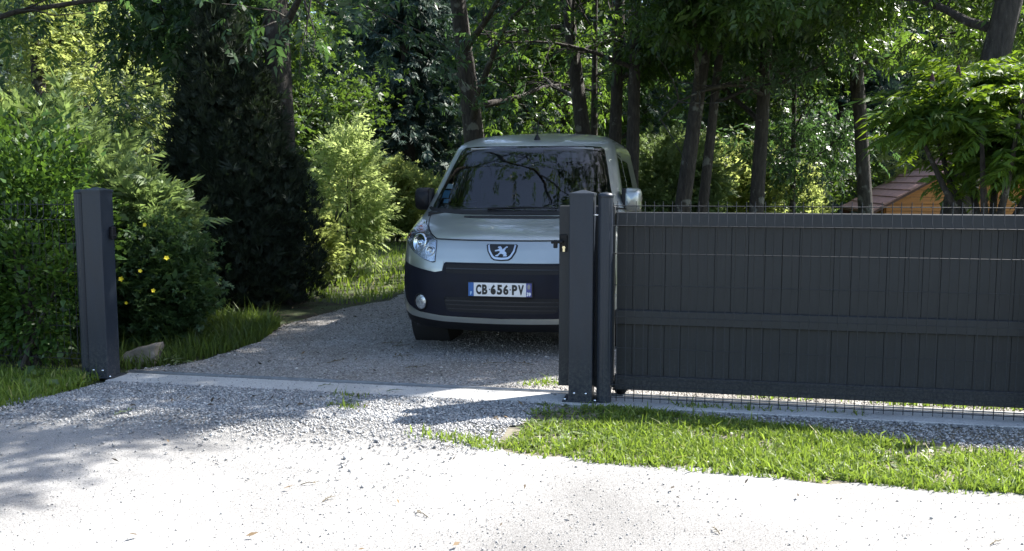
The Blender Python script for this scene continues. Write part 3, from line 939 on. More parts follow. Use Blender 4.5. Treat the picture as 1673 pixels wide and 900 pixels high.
def van():
    v = thing('van', 'silver van with black front bumper parked on the gravel drive behind the gate', 'van', (-1.655, 1.17, 0), R(1.8))
    AX = (0.955, 3.955)
    ws = both([(0, 1.787), (0.50, 1.787), (0.662, 1.777), (0.700, 1.75), (0.742, 1.60), (0.790, 1.40), (0.838, 1.235), (0.838, 1.205), (0.80, 1.19), (0.5, 1.178), (0, 1.176)])
    ws = xz(ws)
    def win(sd):
        return yz([(1.36, 1.215), (2.30, 1.215), (2.30, 1.66), (1.90, 1.685), (1.78, 1.665)], sd), yz([(2.44, 1.215), (3.40, 1.215), (3.40, 1.655), (2.44, 1.665)], sd)
    half = []
    # outline of the shell: bottom edge with the wheel arches cut out, both sides, rear seam at s = +-5
    def bottom(sd):
        p = [(0.0, 0.205)]
        pts = yz(arch(AX[0], 0.385), sd)
        p = pts + yz(arch(AX[1], 0.385), sd)
        return p
    outl = bottom(1) + [(5, 0.205), (5, 1.9795), (-5, 1.9795), (-5, 0.205)] + list(reversed(bottom(-1)))
    holes = [ws] + list(win(1)) + list(win(-1))
    panel('body', 'silver_paint', v, outl, holes, 0.0, 0.055, 0.016)
    panel('inner_lining', 'lining', v, outl, holes, -0.016, 0.10, 0.03, flip=True)
    # windscreen
    g = panel('windscreen', 'windshield_glass', v, ws, (), -0.003, 0.05, 0.03)
    inner = xz(both([(0, 1.760), (0.50, 1.760), (0.632, 1.75), (0.668, 1.725), (0.708, 1.60), (0.757, 1.40), (0.795, 1.275), (0.775, 1.245), (0.5, 1.222), (0, 1.218)]))
    panel('windscreen_border', 'black_plastic', g, ws, [inner], -0.006, 0.05, 0.03)
    cowl = xz(both([(0, 1.186), (0.5, 1.188), (0.80, 1.20), (0.86, 1.215), (0.88, 1.20), (0.82, 1.172), (0.5, 1.152), (0, 1.150)]))
    panel('cowl', 'black_plastic', v, cowl, (), 0.006, 0.05, 0.01, 0.006)
    for x_, a_ in ((-0.28, 0.62), (0.42, 0.5)):
        w_ = MB()
        pts = []
        for q in np.linspace(0, 1, 8):
            xx = x_ + q * a_; zz = 1.187 + 0.014 * math.sin(q * 2.6)
            p = S(sx(xx, zz), zz) + Snorm(sx(xx, zz), zz) * 0.02
            pts.append(tuple(p))
        w_.tube(pts, [0.012, 0.010, 0.009, 0.008, 0.008, 0.007, 0.007, 0.005], 6)
        w_.build('wiper', 'black_plastic', v)
    for sd in (1, -1):
        for wn in win(sd):
            panel('side_window', 'side_glass', v, wn, (), -0.004, 0.08, 0.05)
        dd = yz([(1.335, 1.20), (2.42, 1.20), (2.42, 1.215), (1.36, 1.215)], sd)
        panel('window_seal', 'black_plastic', v, dd, (), 0.003, 0.08, 0.01)
        dl = yz([(1.30, 1.20), (1.345, 1.20), (1.86, 1.70), (2.34, 1.685), (2.34, 1.70), (1.845, 1.716)], sd)
        panel('door_seam', 'joint_black', v, dl, (), 0.002, 0.05, 0.02)
        rub = yz([(1.42, 0.42), (3.50, 0.42), (3.50, 0.52), (1.42, 0.52)], sd)
        panel('side_moulding', 'bumper_plastic', v, rub, (), 0.014, 0.1, 0.03, 0.014)
        hd = MB().box((sd * 0.94 - 0.02, 2.16, 1.02), (sd * 0.94 + 0.02, 2.32, 1.06), 0.008)
        hd.build('door_handle', 'silver_paint', v)
    # bonnet, with a dark shut line round it
    hood = xz(both([(0, 1.146), (0.5, 1.149), (0.76, 1.166), (0.83, 1.178), (0.80, 1.13), (0.735, 1.062), (0.655, 1.008), (0.575, 0.972), (0.3, 0.968), (0, 0.967)]))
    seam = xz(both([(0, 1.1475), (0.5, 1.1505), (0.765, 1.168), (0.842, 1.182), (0.810, 1.127), (0.743, 1.057), (0.660, 1.002), (0.577, 0.966), (0.3, 0.962), (0, 0.961)]))
    panel('bonnet_seam', 'joint_black', v, seam, (), 0.0015, 0.05, 0.012)
    panel('bonnet', 'silver_paint', v, hood, (), 0.005, 0.04, 0.012, 0.005)
    slot = xz(round_poly([(-0.46, 1.120), (0.46, 1.120), (0.47, 1.140), (-0.47, 1.140)], 1))
    panel('bonnet_vent', 'joint_black', v, slot, (), 0.0075, 0.05, 0.006)
    # front panel below the bonnet
    fpn = xz(both([(0, 0.955), (0.3, 0.956), (0.568, 0.959), (0.565, 0.775), (0.562, 0.70), (0.505, 0.705), (0.492, 0.79), (0, 0.79)]))
    panel('front_panel', 'silver_paint', v, fpn, (), 0.004, 0.04, 0.012, 0.004)
    # dark bumper, set into the silver skin
    bmp = [(0, 0.786), (0.472, 0.786), (0.487, 0.776), (0.50, 0.715), (0.57, 0.702), (0.70, 0.722), (0.83, 0.748), (0.880, 0.765), (0.900, 0.735), (0.905, 0.62), (0.900, 0.52), (0.880, 0.455), (0.83, 0.408), (0.72, 0.365), (0.5, 0.343), (0, 0.337)]
    ug = xz(both([(0, 0.774), (0.465, 0.774), (0.475, 0.766), (0.470, 0.706), (0.455, 0.698), (0, 0.697)]))
    lg = xz(both([(0, 0.505), (0.475, 0.505), (0.485, 0.497), (0.460, 0.400), (0.430, 0.384), (0, 0.378)]))
    b = panel('bumper', 'bumper_plastic', v, xz(both(bmp)), [ug, lg], 0.006, 0.04, 0.02, 0.03)
    panel('grille_recess', 'joint_black', b, xz(both([(0, 0.775), (0.478, 0.775), (0.478, 0.69), (0, 0.69)])), (), 0.0035, 0.06, 0.03)
    panel('grille_recess', 'joint_black', b, xz(both([(0, 0.508), (0.49, 0.508), (0.465, 0.372), (0, 0.372)])), (), 0.0035, 0.06, 0.03)
    def slat(z0, z1, xw, off):
        panel('slat', 'slat_plastic', b, xz([(-xw, z0), (xw, z0), (xw, z1), (-xw, z1)]), (), off, 0.06, 0.02, 0.006)
    slat(0.732, 0.741, 0.468, 0.006)
    slat(0.470, 0.478, 0.474, 0.006)
    slat(0.436, 0.444, 0.466, 0.006)
    slat(0.403, 0.410, 0.450, 0.006)
    lip = panel('bumper_lip', 'silver_paint', b, xz(both([(0, 0.334), (0.5, 0.340), (0.72, 0.362), (0.835, 0.405), (0.888, 0.455), (0.908, 0.52), (0.913, 0.40), (0.885, 0.355), (0.80, 0.322), (0.5, 0.298), (0, 0.293)])), (), 0.008, 0.04, 0.012, 0.01)
    # lower air dam
    panel('air_dam', 'black_plastic', b, xz(both([(0, 0.291), (0.5, 0.296), (0.80, 0.320), (0.885, 0.353), (0.895, 0.30), (0.80, 0.225), (0, 0.215)])), (), 0.002, 0.05, 0.012)
    # lamps
    hl = [(0.576, 0.953), (0.574, 0.79), (0.60, 0.784), (0.68, 0.806), (0.775, 0.850), (0.842, 0.905), (0.868, 0.965), (0.862, 1.03), (0.838, 1.088), (0.80, 1.088), (0.745, 1.052), (0.665, 1.000)]
    for sd in (-1, 1):
        pl_ = [(sd * a, z_) for a, z_ in hl]
        if sd < 0:
            pl_ = pl_[::-1]
        h = panel('headlight', 'chrome', v, xz(pl_), (), 0.0025, 0.03, 0.02)
        h.data.materials[0] = MATS['lamp_inner']
        def lens(r0, cx, cz, mat, nm, o0):
            c = S(sx(sd * cx, cz), cz); n_ = Snorm(sx(sd * cx, cz), cz)
            m = MB()
            q = Vector((n_[0], n_[1], n_[2] * 0.4)).normalized().to_track_quat('Z', 'Y').to_matrix()
            m.lathe([(r0, 0.0), (r0 * 0.95, 0.014), (r0 * 0.82, 0.006), (r0 * 0.55, -0.004), (r0 * 0.28, -0.006), (r0 * 0.25, 0.012), (0.0, 0.016)], 24)
            m.v = [tuple(q @ Vector(p) + Vector(c) + Vector(n_) * o0) for p in m.v]
            m.build(nm, mat, h)
        lens(0.083, 0.735, 0.932, 'chrome', 'reflector', 0.004)
        lens(0.044, 0.622, 0.868, 'chrome', 'side_reflector', 0.004)
        lens(0.030, 0.80, 1.035, 'orange_lamp', 'indicator', 0.004)
        panel('lens', 'lamp_glass', h, xz(pl_), (), 0.022, 0.03, 0.02, 0.02)
        rimp = [(sd * (0.72 + (a - 0.72) * 1.05), 0.93 + (z_ - 0.93) * 1.05) for a, z_ in hl]
        if sd < 0:
            rimp = rimp[::-1]
        panel('lamp_gasket', 'joint_black', h, xz(rimp), (), 0.0018, 0.03, 0.02)
        # fog lamp
        c = S(sx(sd * 0.70, 0.445), 0.445); n_ = Snorm(sx(sd * 0.70, 0.445), 0.445)
        q = Vector((n_[0], n_[1], 0)).normalized().to_track_quat('Z', 'Y').to_matrix()
        m = MB().lathe([(0.074, 0.004), (0.074, 0.012), (0.062, 0.012), (0.060, 0.004)], 24)
        m.v = [tuple(q @ Vector(p) + Vector(c)) for p in m.v]
        fo = m.build('fog_lamp', 'black_plastic', b)
        m = MB().lathe([(0.060, 0.007), (0.046, 0.013), (0.022, 0.017), (0, 0.018)], 24)
        m.v = [tuple(q @ Vector(p) + Vector(c)) for p in m.v]
        m.build('fog_lens', 'fog_glass', fo)
        # door mirror
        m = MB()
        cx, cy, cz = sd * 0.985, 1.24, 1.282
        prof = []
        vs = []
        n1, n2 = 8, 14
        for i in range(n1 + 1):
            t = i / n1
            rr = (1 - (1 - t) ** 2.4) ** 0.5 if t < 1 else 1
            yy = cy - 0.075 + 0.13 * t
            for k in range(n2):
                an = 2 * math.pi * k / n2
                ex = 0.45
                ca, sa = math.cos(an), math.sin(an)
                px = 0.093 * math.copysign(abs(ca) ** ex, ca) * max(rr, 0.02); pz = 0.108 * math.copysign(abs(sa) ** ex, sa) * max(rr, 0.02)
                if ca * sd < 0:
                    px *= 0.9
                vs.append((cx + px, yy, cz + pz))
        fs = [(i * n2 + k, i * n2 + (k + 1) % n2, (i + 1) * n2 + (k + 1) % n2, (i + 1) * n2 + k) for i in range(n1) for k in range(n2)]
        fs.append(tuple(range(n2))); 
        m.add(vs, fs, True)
        mi = m.build('mirror', 'silver_paint' if sd > 0 else 'black_plastic', v)  # left housing coloured black to stand for shade and dark reflections on it
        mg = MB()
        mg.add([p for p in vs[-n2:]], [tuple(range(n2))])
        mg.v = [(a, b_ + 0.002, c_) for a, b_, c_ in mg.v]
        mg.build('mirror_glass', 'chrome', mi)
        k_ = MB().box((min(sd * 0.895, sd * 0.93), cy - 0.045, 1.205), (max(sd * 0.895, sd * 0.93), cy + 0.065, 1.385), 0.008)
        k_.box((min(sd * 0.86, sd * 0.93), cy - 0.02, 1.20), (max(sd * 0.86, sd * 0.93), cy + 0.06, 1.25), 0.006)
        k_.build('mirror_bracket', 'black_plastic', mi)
    # plate with its two coloured ends
    yp = -0.030
    p = MB().box((-0.268, yp, 0.516), (0.268, yp + 0.026, 0.640), 0.004).build('number_plate', 'ink_black', b)
    MB().box((-0.215, yp - 0.002, 0.523), (0.215, yp + 0.001, 0.633)).build('plate_field', 'plate_white', p)
    MB().box((-0.260, yp - 0.002, 0.523), (-0.2155, yp + 0.001, 0.633)).build('country_band', 'plate_blue', p)
    MB().box((0.2155, yp - 0.002, 0.523), (0.260, yp + 0.001, 0.633)).build('region_band', 'plate_violet', p)
    xs = [-0.197, -0.146, -0.090, -0.076, -0.023, 0.028, 0.080, 0.100, 0.150]
    chars = ['C', 'B', '-', '6', '5', '6', '-', 'P', 'V']
    for c_, xx in zip(chars, xs):
        if c_ == '-':
            MB().box((xx + 0.001, yp - 0.0035, 0.574), (xx + 0.011, yp - 0.002, 0.584)).build('dash', 'ink_black', p)
        else:
            flat_text('character', c_, xx, xx + (0.044 if c_ != 'V' else 0.048), 0.537, 0.619, yp - 0.0035, 'ink_black', p)
    MB().box((-0.066, yp - 0.0042, 0.543), (-0.042, yp - 0.0036, 0.585)).build('blotch', 'ink_black', p)
    flat_text('letter', 'F', -0.245, -0.230, 0.533, 0.560, yp - 0.0035, 'ink_pale_blue', p)
    flat_text('digits', '39', 0.2205, 0.2545, 0.529, 0.560, yp - 0.0035, 'ink_white', p)
    MB().prism([(0.228, 0.585), (0.247, 0.585), (0.250, 0.615), (0.238, 0.628), (0.226, 0.615)], yp - 0.0035, yp - 0.002).build('crest', 'rail_steel', p)
    # emblem: black shield with a bright rim and a rearing lion
    def shield(k, dz=0.0):
        pts = [(-0.118, 0.945), (-0.108, 0.953), (0.108, 0.953), (0.118, 0.945), (0.108, 0.895), (0.078, 0.842), (0.055, 0.826), (0.0, 0.821), (-0.055, 0.826), (-0.078, 0.842), (-0.108, 0.895)]
        return xz([(a * k * 1.04, 0.876 + (z_ - 0.893) * k * 0.95 + dz) for a, z_ in reversed(pts)])
    e = panel('emblem', 'ink_black', v, shield(1.06, -0.001), (), 0.009, 0.03, 0.01, 0.008)
    panel('emblem_rim', 'lion_metal', e, shield(0.95), [shield(0.85, 0.009)], 0.016, 0.03, 0.01, 0.008)
    panel('emblem_field', 'ink_black', e, shield(0.85, 0.009), (), 0.011, 0.03, 0.01)
    def lionpoly():
        body = [(-0.052, 0.846), (-0.030, 0.846), (-0.020, 0.862), (-0.004, 0.872), (0.008, 0.866), (0.022, 0.860), (0.014, 0.851), (0.014, 0.846), (0.046, 0.846), (0.047, 0.858), (0.040, 0.866), (0.044, 0.874), (0.036, 0.886), (0.024, 0.894), (0.030, 0.906), (0.036, 0.920), (0.050, 0.926), (0.052, 0.934), (0.040, 0.937), (0.020, 0.920), (0.006, 0.908), (-0.002, 0.926), (-0.012, 0.936), (-0.030, 0.934), (-0.036, 0.924), (-0.022, 0.918), (-0.030, 0.908), (-0.056, 0.902), (-0.060, 0.894), (-0.052, 0.891), (-0.026, 0.896), (-0.012, 0.888), (-0.022, 0.876), (-0.034, 0.862), (-0.052, 0.855)]
        return body
    panel('emblem_lion', 'lion_metal', e, xz([(a * 0.95, 0.879 + (z_ - 0.893) * 0.86) for a, z_ in lionpoly()]), (), 0.016, 0.02, 0.008, 0.005)
    # antenna
    zr = 1.848
    a0 = S(0.0, zr)
    m = MB()
    m.lathe([(0.035, -0.004), (0.032, 0.015), (0.016, 0.045), (0.008, 0.06), (0.005, 0.062), (0.0, 0.062)], 14, 'z', (0.02, a0[1] + 0.04, zr))
    m.tube([(0.02, a0[1] + 0.04, zr + 0.05), (0.02, a0[1] + 0.10, zr + 0.15), (0.02, a0[1] + 0.16, zr + 0.24)], [0.005, 0.004, 0.003], 6)
    m.build('aerial', 'black_plastic', v)
    # wheels
    for i, ay in enumerate(AX):
        for sd in (-1, 1):
            root = MB()
            root.lathe([(0.205, -0.10), (0.31, -0.105), (0.328, -0.09), (0.335, -0.06), (0.335, 0.06), (0.328, 0.09), (0.31, 0.105), (0.205, 0.10)], 40, 'x')
            wh = root.build('wheel', 'rubber', v)
            wh.location = (sd * (0.79 if i == 0 else 0.80), ay, 0.343)
            wh.rotation_euler = (0, 0, R(19) if i == 0 else 0)
            rm = MB().lathe([(0.0, sd * 0.055), (0.05, sd * 0.06), (0.07, sd * 0.045), (0.16, sd * 0.055), (0.19, sd * 0.085), (0.212, sd * 0.092), (0.212, -sd * 0.09)], 32, 'x')
            rm.build('rim', 'rail_steel', wh)
        for sd in (-1, 1):
            am = MB()
            am.lathe([(0.40, sd * 0.60), (0.40, sd * 0.925)], 28, 'x', (0, ay, 0.335))
            am.lathe([(0.40, sd * 0.60), (0.0, sd * 0.60)], 28, 'x', (0, ay, 0.335))
            am.build('wheel_housing', 'lining', v)
    # underbody and cabin
    MB().box((-0.78, 0.22, 0.215), (0.78, 4.6, 0.30), 0.02).build('underbody', 'lining', v)
    MB().box((-0.86, 0.72, 0.30), (0.86, 4.6, 0.42)).build('cabin_floor', 'lining', v)
    ds_ = MB()
    ds_.prism([(0.86, 1.165), (1.22, 1.205), (1.42, 1.16), (1.50, 1.04), (1.45, 0.75), (0.86, 0.75)], -0.84, 0.84, 'x')
    d = ds_.build('dashboard', 'black_plastic', v)
    sw = MB()
    ring = [(0.0 + 0.40 + 0.185 * math.cos(t), 1.60 + 0.185 * math.sin(t) * 0.42, 1.13 + 0.185 * math.sin(t) * 0.9) for t in np.linspace(0, 2 * math.pi, 25)]
    sw.tube(ring, 0.014, 8, caps=False)
    sw.tube([(0.215, 1.60, 1.13), (0.585, 1.60, 1.13)], 0.014, 6)
    sw.tube([(0.40, 1.60, 1.13), (0.40, 1.45, 1.05)], 0.03, 8)
    sw.build('steering_wheel', 'black_plastic', v)
    for xx, wd in ((0.42, 0.25), (-0.42, 0.25), (-0.02, 0.17)):
        st = MB()
        st.box((xx - wd, 1.85, 0.70), (xx + wd, 2.32, 0.86), 0.05)
        st.prism([(2.22, 0.80), (2.38, 0.80), (2.52, 1.38), (2.46, 1.43), (2.38, 1.38)], xx - wd, xx + wd, 'x')
        s_ = st.build('seat', 'seat_cloth', v)
        MB().box((xx - 0.13, 2.40, 1.46), (xx + 0.13, 2.50, 1.66), 0.03).build('headrest', 'seat_cloth', s_)
    MB().box((-0.80, 2.75, 0.42), (0.80, 2.78, 1.72)).build('bulkhead', 'lining', v)
    hl_ = MB().box((-0.62, 1.72, 1.785), (0.62, 2.74, 1.800)).build('headliner', 'headliner', v)
    for x0, x1 in ((-0.60, -0.16), (0.12, 0.60)):
        m = MB().box((x0, -0.085, -0.006), (x1, 0.085, 0.006), 0.005)
        o = m.build('sun_visor', 'visor_cloth', v)
        o.location = (0, 1.635, 1.705); o.rotation_euler = (R(-48), 0, 0)
        if x0 > 0:
            mm = MB().box((0.27, -0.03, -0.012), (0.43, 0.03, -0.007)).build('visor_label', 'paper', o)
    MB().box((-0.10, 1.60, 1.60), (0.10, 1.63, 1.675), 0.012).build('rear_view_mirror', 'black_plastic', v)
    # stickers inside the lower corner of the screen, papers on the dash
    for x0, x1, z0, z1, mt in ((-0.775, -0.70, 1.30, 1.37, 'sticker_blue'), (-0.765, -0.69, 1.385, 1.43, 'paper'), (-0.745, -0.69, 1.255, 1.29, 'sticker_blue')):
        panel('windscreen_sticker', mt, g, xz([(x0, z0), (x1, z0), (x1, z1), (x0, z1)]), (), -0.008, 0.03, 0.02)
    MB().box((-0.30, 1.0, 1.196), (-0.02, 1.18, 1.206)).build('paper_sheet', 'paper', d)
    return v
plain('lamp_inner', (0.62, 0.64, 0.67), 0.22, metal=0.9, var=0.3, scale=30)
plain('fog_glass', (0.50, 0.51, 0.52), 0.15, metal=0.6, var=0.4, scale=60, bmp=0.002)
van()

# ------------------------------------------------------------------ foliage
def unit(a):
    return a / (np.linalg.norm(a, axis=-1, keepdims=True) + 1e-9)

def leaf_cloud(name, P, fwd, S_, tplV, tplF, mat, parent=None, flat=0.35, up=None, kind=None):
    """one leaf template per point: its x axis along fwd, its z axis near 'up'"""
    n = len(P)
    f = unit(fwd)
    u = np.tile(np.array([[0, 0, 1.0]]), (n, 1)) if up is None else up
    u = u + RNG.normal(0, flat, (n, 3))
    sd = unit(np.cross(u, f))
    u = np.cross(f, sd)
    T = np.asarray(tplV, float)
    V = (T[None, :, 0, None] * f[:, None] + T[None, :, 1, None] * sd[:, None] + T[None, :, 2, None] * u[:, None])
    V = V + RNG.normal(0, 0.028, V.shape)            # no two leaves quite alike
    V = V * np.asarray(S_).reshape(n, 1, 1) + P[:, None, :]
    k = len(T)
    F = (np.asarray(tplF)[None] + (np.arange(n) * k)[:, None, None]).reshape(-1, len(tplF[0]))
    o = link(name, np_mesh(name, V.reshape(-1, 3), F), mat, parent)
    if kind:
        o['kind'] = kind
    return o

def leaflet(V, F, base, d, L, W, sag=0.12):
    """a lance shaped leaflet of one quad, folded and drooping at its tip"""
    o = len(V)
    b = np.array(base, float); d = np.array(d, float); d /= np.linalg.norm(d)
    s = np.cross([0, 0, 1.0], d); s /= np.linalg.norm(s)
    V += [b, b + d * L * 0.42 + s * W / 2 + np.array([0, 0, 0.10 * W]), b + d * L - np.array([0, 0, sag * L]), b + d * L * 0.42 - s * W / 2 + np.array([0, 0, 0.10 * W])]
    F.append((o, o + 3, o + 2, o + 1))

def pinnate(n, L, W, ang, droop):
    V, F = [], []
    for i in range(n):
        t = 0.28 + 0.66 * i / n
        p = (t, 0, -droop * t * t)
        q = 1 - 0.35 * abs(t - 0.55)
        for sg in (-1, 1):
            leaflet(V, F, p, (math.cos(ang), sg * math.sin(ang), -0.25 - droop * t), L * q, W * q)
    leaflet(V, F, (0.94, 0, -droop), (1, 0, -0.4 - droop), L, W)
    return np.array(V), F
ASH = pinnate(4, 0.36, 0.125, R(52), 0.22)
SUMAC = pinnate(9, 0.32, 0.062, R(58), 0.42)
def single():
    V, F = [], []
    leaflet(V, F, (0, 0, 0), (1, 0, 0), 1.0, 0.55, 0.2)
    return np.array(V), F
LEAF = single()
def bunch():
    V, F = [], []
    for a, e, l in ((0, 0, 1), (0.9, 0.2, 0.9), (-0.9, 0.1, 0.9), (1.9, -0.2, 0.8), (-1.9, 0.1, 0.8)):
        leaflet(V, F, (0.08 * math.cos(a), 0.08 * math.sin(a), 0), (math.cos(a), math.sin(a), e), l, 0.5 * l, 0.2)
    return np.array(V), F
BUNCH = bunch()
def frond(n=6, w=0.09):
    V, F = [], []
    leaflet(V, F, (0, 0, 0), (1, 0, 0), 1.0, w, 0.15)
    for i in range(n):
        t = 0.12 + 0.75 * i / n
        l = 0.52 * (1 - t * 0.65)
        for sg in (-1, 1):
            leaflet(V, F, (t, 0, -0.15 * t * t), (0.8, sg * 0.62, -0.12), l, w * 0.9, 0.18)
    return np.array(V), F
FROND = frond()
def needle_spray(n=7):
    V, F = [], []
    for i in range(n):
        a = (i / (n - 1) - 0.5) * 1.5
        leaflet(V, F, (0, 0, 0), (math.cos(a), math.sin(a), 0.25 * math.sin(i * 2.4)), 1.0 - 0.3 * abs(a), 0.11, 0.05)
    return np.array(V), F
SPRAY = needle_spray()

# ground that the sun reaches: no leaf may throw its shadow there
LIT = [(-9, -3.05), (-3.2, -3.0), (-2.85, -2.35), (-2.85, -1.65), (-2.72, -1.1), (-2.4, -0.65), (-2.05, -0.30), (-1.5, 0.02), (-1.0, 0.25), (-0.7, 0.95), (1.0, 0.95), (8, 1.0), (30, 1.0), (30, -30), (-9, -30)]
GLADES = [([(-8.2, 4.6), (-3.7, 4.6), (-3.7, 8.0), (-5.0, 13), (-10.5, 13)], 0.03), ([(-2.6, 9.0), (3.0, 9.0), (3.0, 13), (-2.6, 13)], 0.18), ([(-9.8, -0.8), (-5.2, -0.5), (-5.0, 2.0), (-9.8, 2.0)], 0.10), ([(-0.2, 1.0), (2.9, 1.0), (2.9, 3.0), (-0.2, 3.0)], 0.12)]
for dx, dy, dr in [(-3.32, -1.03, 0.20), (-3.68, -0.95, 0.13), (-3.78, -1.31, 0.16), (-3.62, -1.87, 0.15), (-2.93, -2.0, 0.14), (-3.16, -0.19, 0.12), (-3.28, -0.62, 0.10), (-2.84, -0.72, 0.12), (-4.40, 3.6, 0.22), (-4.15, 2.6, 0.16), (-2.30, -0.16, 0.12), (-3.30, -1.74, 0.12), (-3.5, 1.6, 0.10), (-4.6, 0.75, 0.12)]:
    GLADES.append(([(dx + 1.5 * dr * (1.5 + 0.4 * math.sin(3 * a_ + dx)) * math.cos(a_), dy + 1.5 * dr * (1 + 0.3 * math.cos(2 * a_ + dy)) * math.sin(a_)) for a_ in np.linspace(0, 6.0, 10)], 0.08))
def shade_ok(P, keep=0.0):
    """openings in the crowns through which the sun reaches the road and the glades in the yard"""
    g = P[:, :2] - (P[:, 2:3] - 0.3) * np.array([SUNV])
    j = g + RNG.normal(0, 0.10, g.shape)
    ok = ~inpoly(j[:, 0], j[:, 1], LIT) | (RNG.random(len(P)) < keep)
    hi = P[:, 2] > 2.6
    for poly, k in GLADES:
        ok &= ~(inpoly(j[:, 0], j[:, 1], poly) & hi) | (RNG.random(len(P)) < k)
    return ok

def branchy(m, start, d, L, r, n=6, curl=0.25, up=0.15, sides=6):
    pts = [Vector(start)]
    d = Vector(d).normalized()
    for i in range(n):
        d = (d + Vector((random.gauss(0, curl), random.gauss(0, curl), random.gauss(0, curl) + up)) * 0.35).normalized()
        pts.append(pts[-1] + d * (L / n))
    rad = [max(0.004, r * (1 - 0.85 * i / n)) for i in range(n + 1)]
    m.tube(pts, rad, sides, caps=False)
    return pts

def broadleaf(name, label, base, slope, r0, H, hb, reach, nleaf, leaf, lsize, mat, cat='tree', limbs=11, group=None, lowz=None, spread=0.28, elev=(5, 50), mask=True, bias=None, seed=1, clump=9, aims=()):
    random.seed(seed)
    b = Vector((base[0], base[1], float(gz(base[0], base[1]))))
    t = thing(name, label, cat, b, 0, group)
    m = MB()
    n = 12
    tp = []
    for i in range(n + 1):
        q = i / n
        z = -0.1 + q * H * 0.9
        tp.append(Vector((slope[0] * z + 0.05 * math.sin(3 * q + seed), slope[1] * z + 0.05 * math.cos(2.3 * q + seed), z)))
    rad = [r0 * (1.25 if i == 0 else 1) * (1 - 0.8 * (i / n) ** 1.3) for i in range(n + 1)]
    m.tube(tp, rad, 10, caps=False)
    tips = []
    for k in range(limbs):
        q = (k + random.random() * 0.6) / limbs
        z = hb + (H * 0.86 - hb) * q ** 1.15
        f = (z + 0.1) / (H * 0.9) * n
        i = min(n - 1, int(f))
        st = tp[i].lerp(tp[i + 1], f - i)
        az = k * 2.4 + random.uniform(-0.5, 0.5) + seed
        el = R(random.uniform(*elev))
        d = Vector((math.cos(az) * math.cos(el), math.sin(az) * math.cos(el), math.sin(el)))
        L = reach * (1 - 0.55 * q) * random.uniform(0.75, 1.15)
        if bias is not None:
            L *= 1 + 0.75 * max(-0.6, d.dot(Vector(bias).normalized()))
        if mask and z > 2.5:
            tw = np.array([(b + st + d * L * q_)[:] for q_ in (0.5, 0.8, 1.0)])
            gg = tw[:, :2] - tw[:, 2:3] * np.array([SUNV])
            if inpoly(gg[:, 0], gg[:, 1], GLADES[0][0]).sum() >= 2 and len(tips) > 90 and k % 3:      # few boughs where the glade is open to the sun
                continue
            tipw = np.array([(b + st + d * L * q_)[:] for q_ in (0.35, 0.55, 0.75, 1.0)])
            gg = tipw[:, :2] - tipw[:, 2:3] * np.array([SUNV])
            if inpoly(gg[:, 0], gg[:, 1], LIT).any():
                d = Vector((-abs(d.x) * 0.6 - 0.3, abs(d.y) * 0.6 + 0.3, d.z)).normalized(); L *= 0.8
                tipw = np.array([(b + st + d * L * q_)[:] for q_ in (0.35, 0.55, 0.75, 1.0)])
                gg = tipw[:, :2] - tipw[:, 2:3] * np.array([SUNV])
                if inpoly(gg[:, 0], gg[:, 1], LIT).any():
                    continue
        pts = branchy(m, st, d, L, max(0.02, rad[i] * 0.42), 7, 0.3, 0.04)
        for j in range(2, 8):
            for _ in range(2):
                dd = (pts[j] - pts[j - 1]).normalized() + Vector((random.gauss(0, 0.7), random.gauss(0, 0.7), random.gauss(-0.05, 0.45)))
                sp = branchy(m, pts[j], dd, L * random.uniform(0.18, 0.34), 0.012, 4, 0.4, -0.12, 4)
                tips += sp[1:]
    for ax_, ay_, az_ in aims:                       # long boughs reaching over the drive
        z = az_ * 0.72
        f = (z + 0.1) / (H * 0.9) * n
        i = min(n - 1, int(f))
        st = tp[i].lerp(tp[i + 1], f - i)
        e_ = Vector((ax_, ay_, az_)) - b
        pts = [st.lerp(e_, q_) + Vector((random.gauss(0, 0.08), random.gauss(0, 0.08), 0.5 * math.sin(q_ * 3.14) + random.gauss(0, 0.06))) for q_ in np.linspace(0, 1, 9)]
        m.tube(pts, [0.05 * (1 - 0.8 * k_ / 8) for k_ in range(9)], 6, caps=False)
        for j in range(4, 9):
            for _ in range(5):
                dd = (pts[j] - pts[j - 1]).normalized() * 0.5 + Vector((random.gauss(0, 0.8), random.gauss(0, 0.8), random.gauss(-0.05, 0.35)))
                tips += branchy(m, pts[j], dd, random.uniform(0.5, 1.0), 0.012, 4, 0.4, -0.1, 4)[1:]
    m.build('trunk', 'bark', t)
    T = np.array([p[:] for p in tips])
    idx = RNG.integers(0, len(T), nleaf // clump)
    cen = np.repeat(T[idx], clump, 0)
    offs = RNG.normal(0, 1, cen.shape) * spread * np.array([1, 1, 0.8])
    P = cen + offs
    lz = hb * 0.75 if lowz is None else lowz
    P = P[P[:, 2] > lz]
    if mask:
        W = P + np.array([b[:]])
        P = P[shade_ok(W)]
    fw_ = unit(P - np.array([[slope[0] * H * 0.5, slope[1] * H * 0.5, H * 0.45]])) * 0.5 + RNG.normal(0, 0.75, P.shape) + np.array([0, 0, -0.22])
    leaf_cloud('crown', P, fw_, lsize * np.exp(RNG.normal(0, 0.22, len(P))), leaf[0], leaf[1], mat, t)
    return t

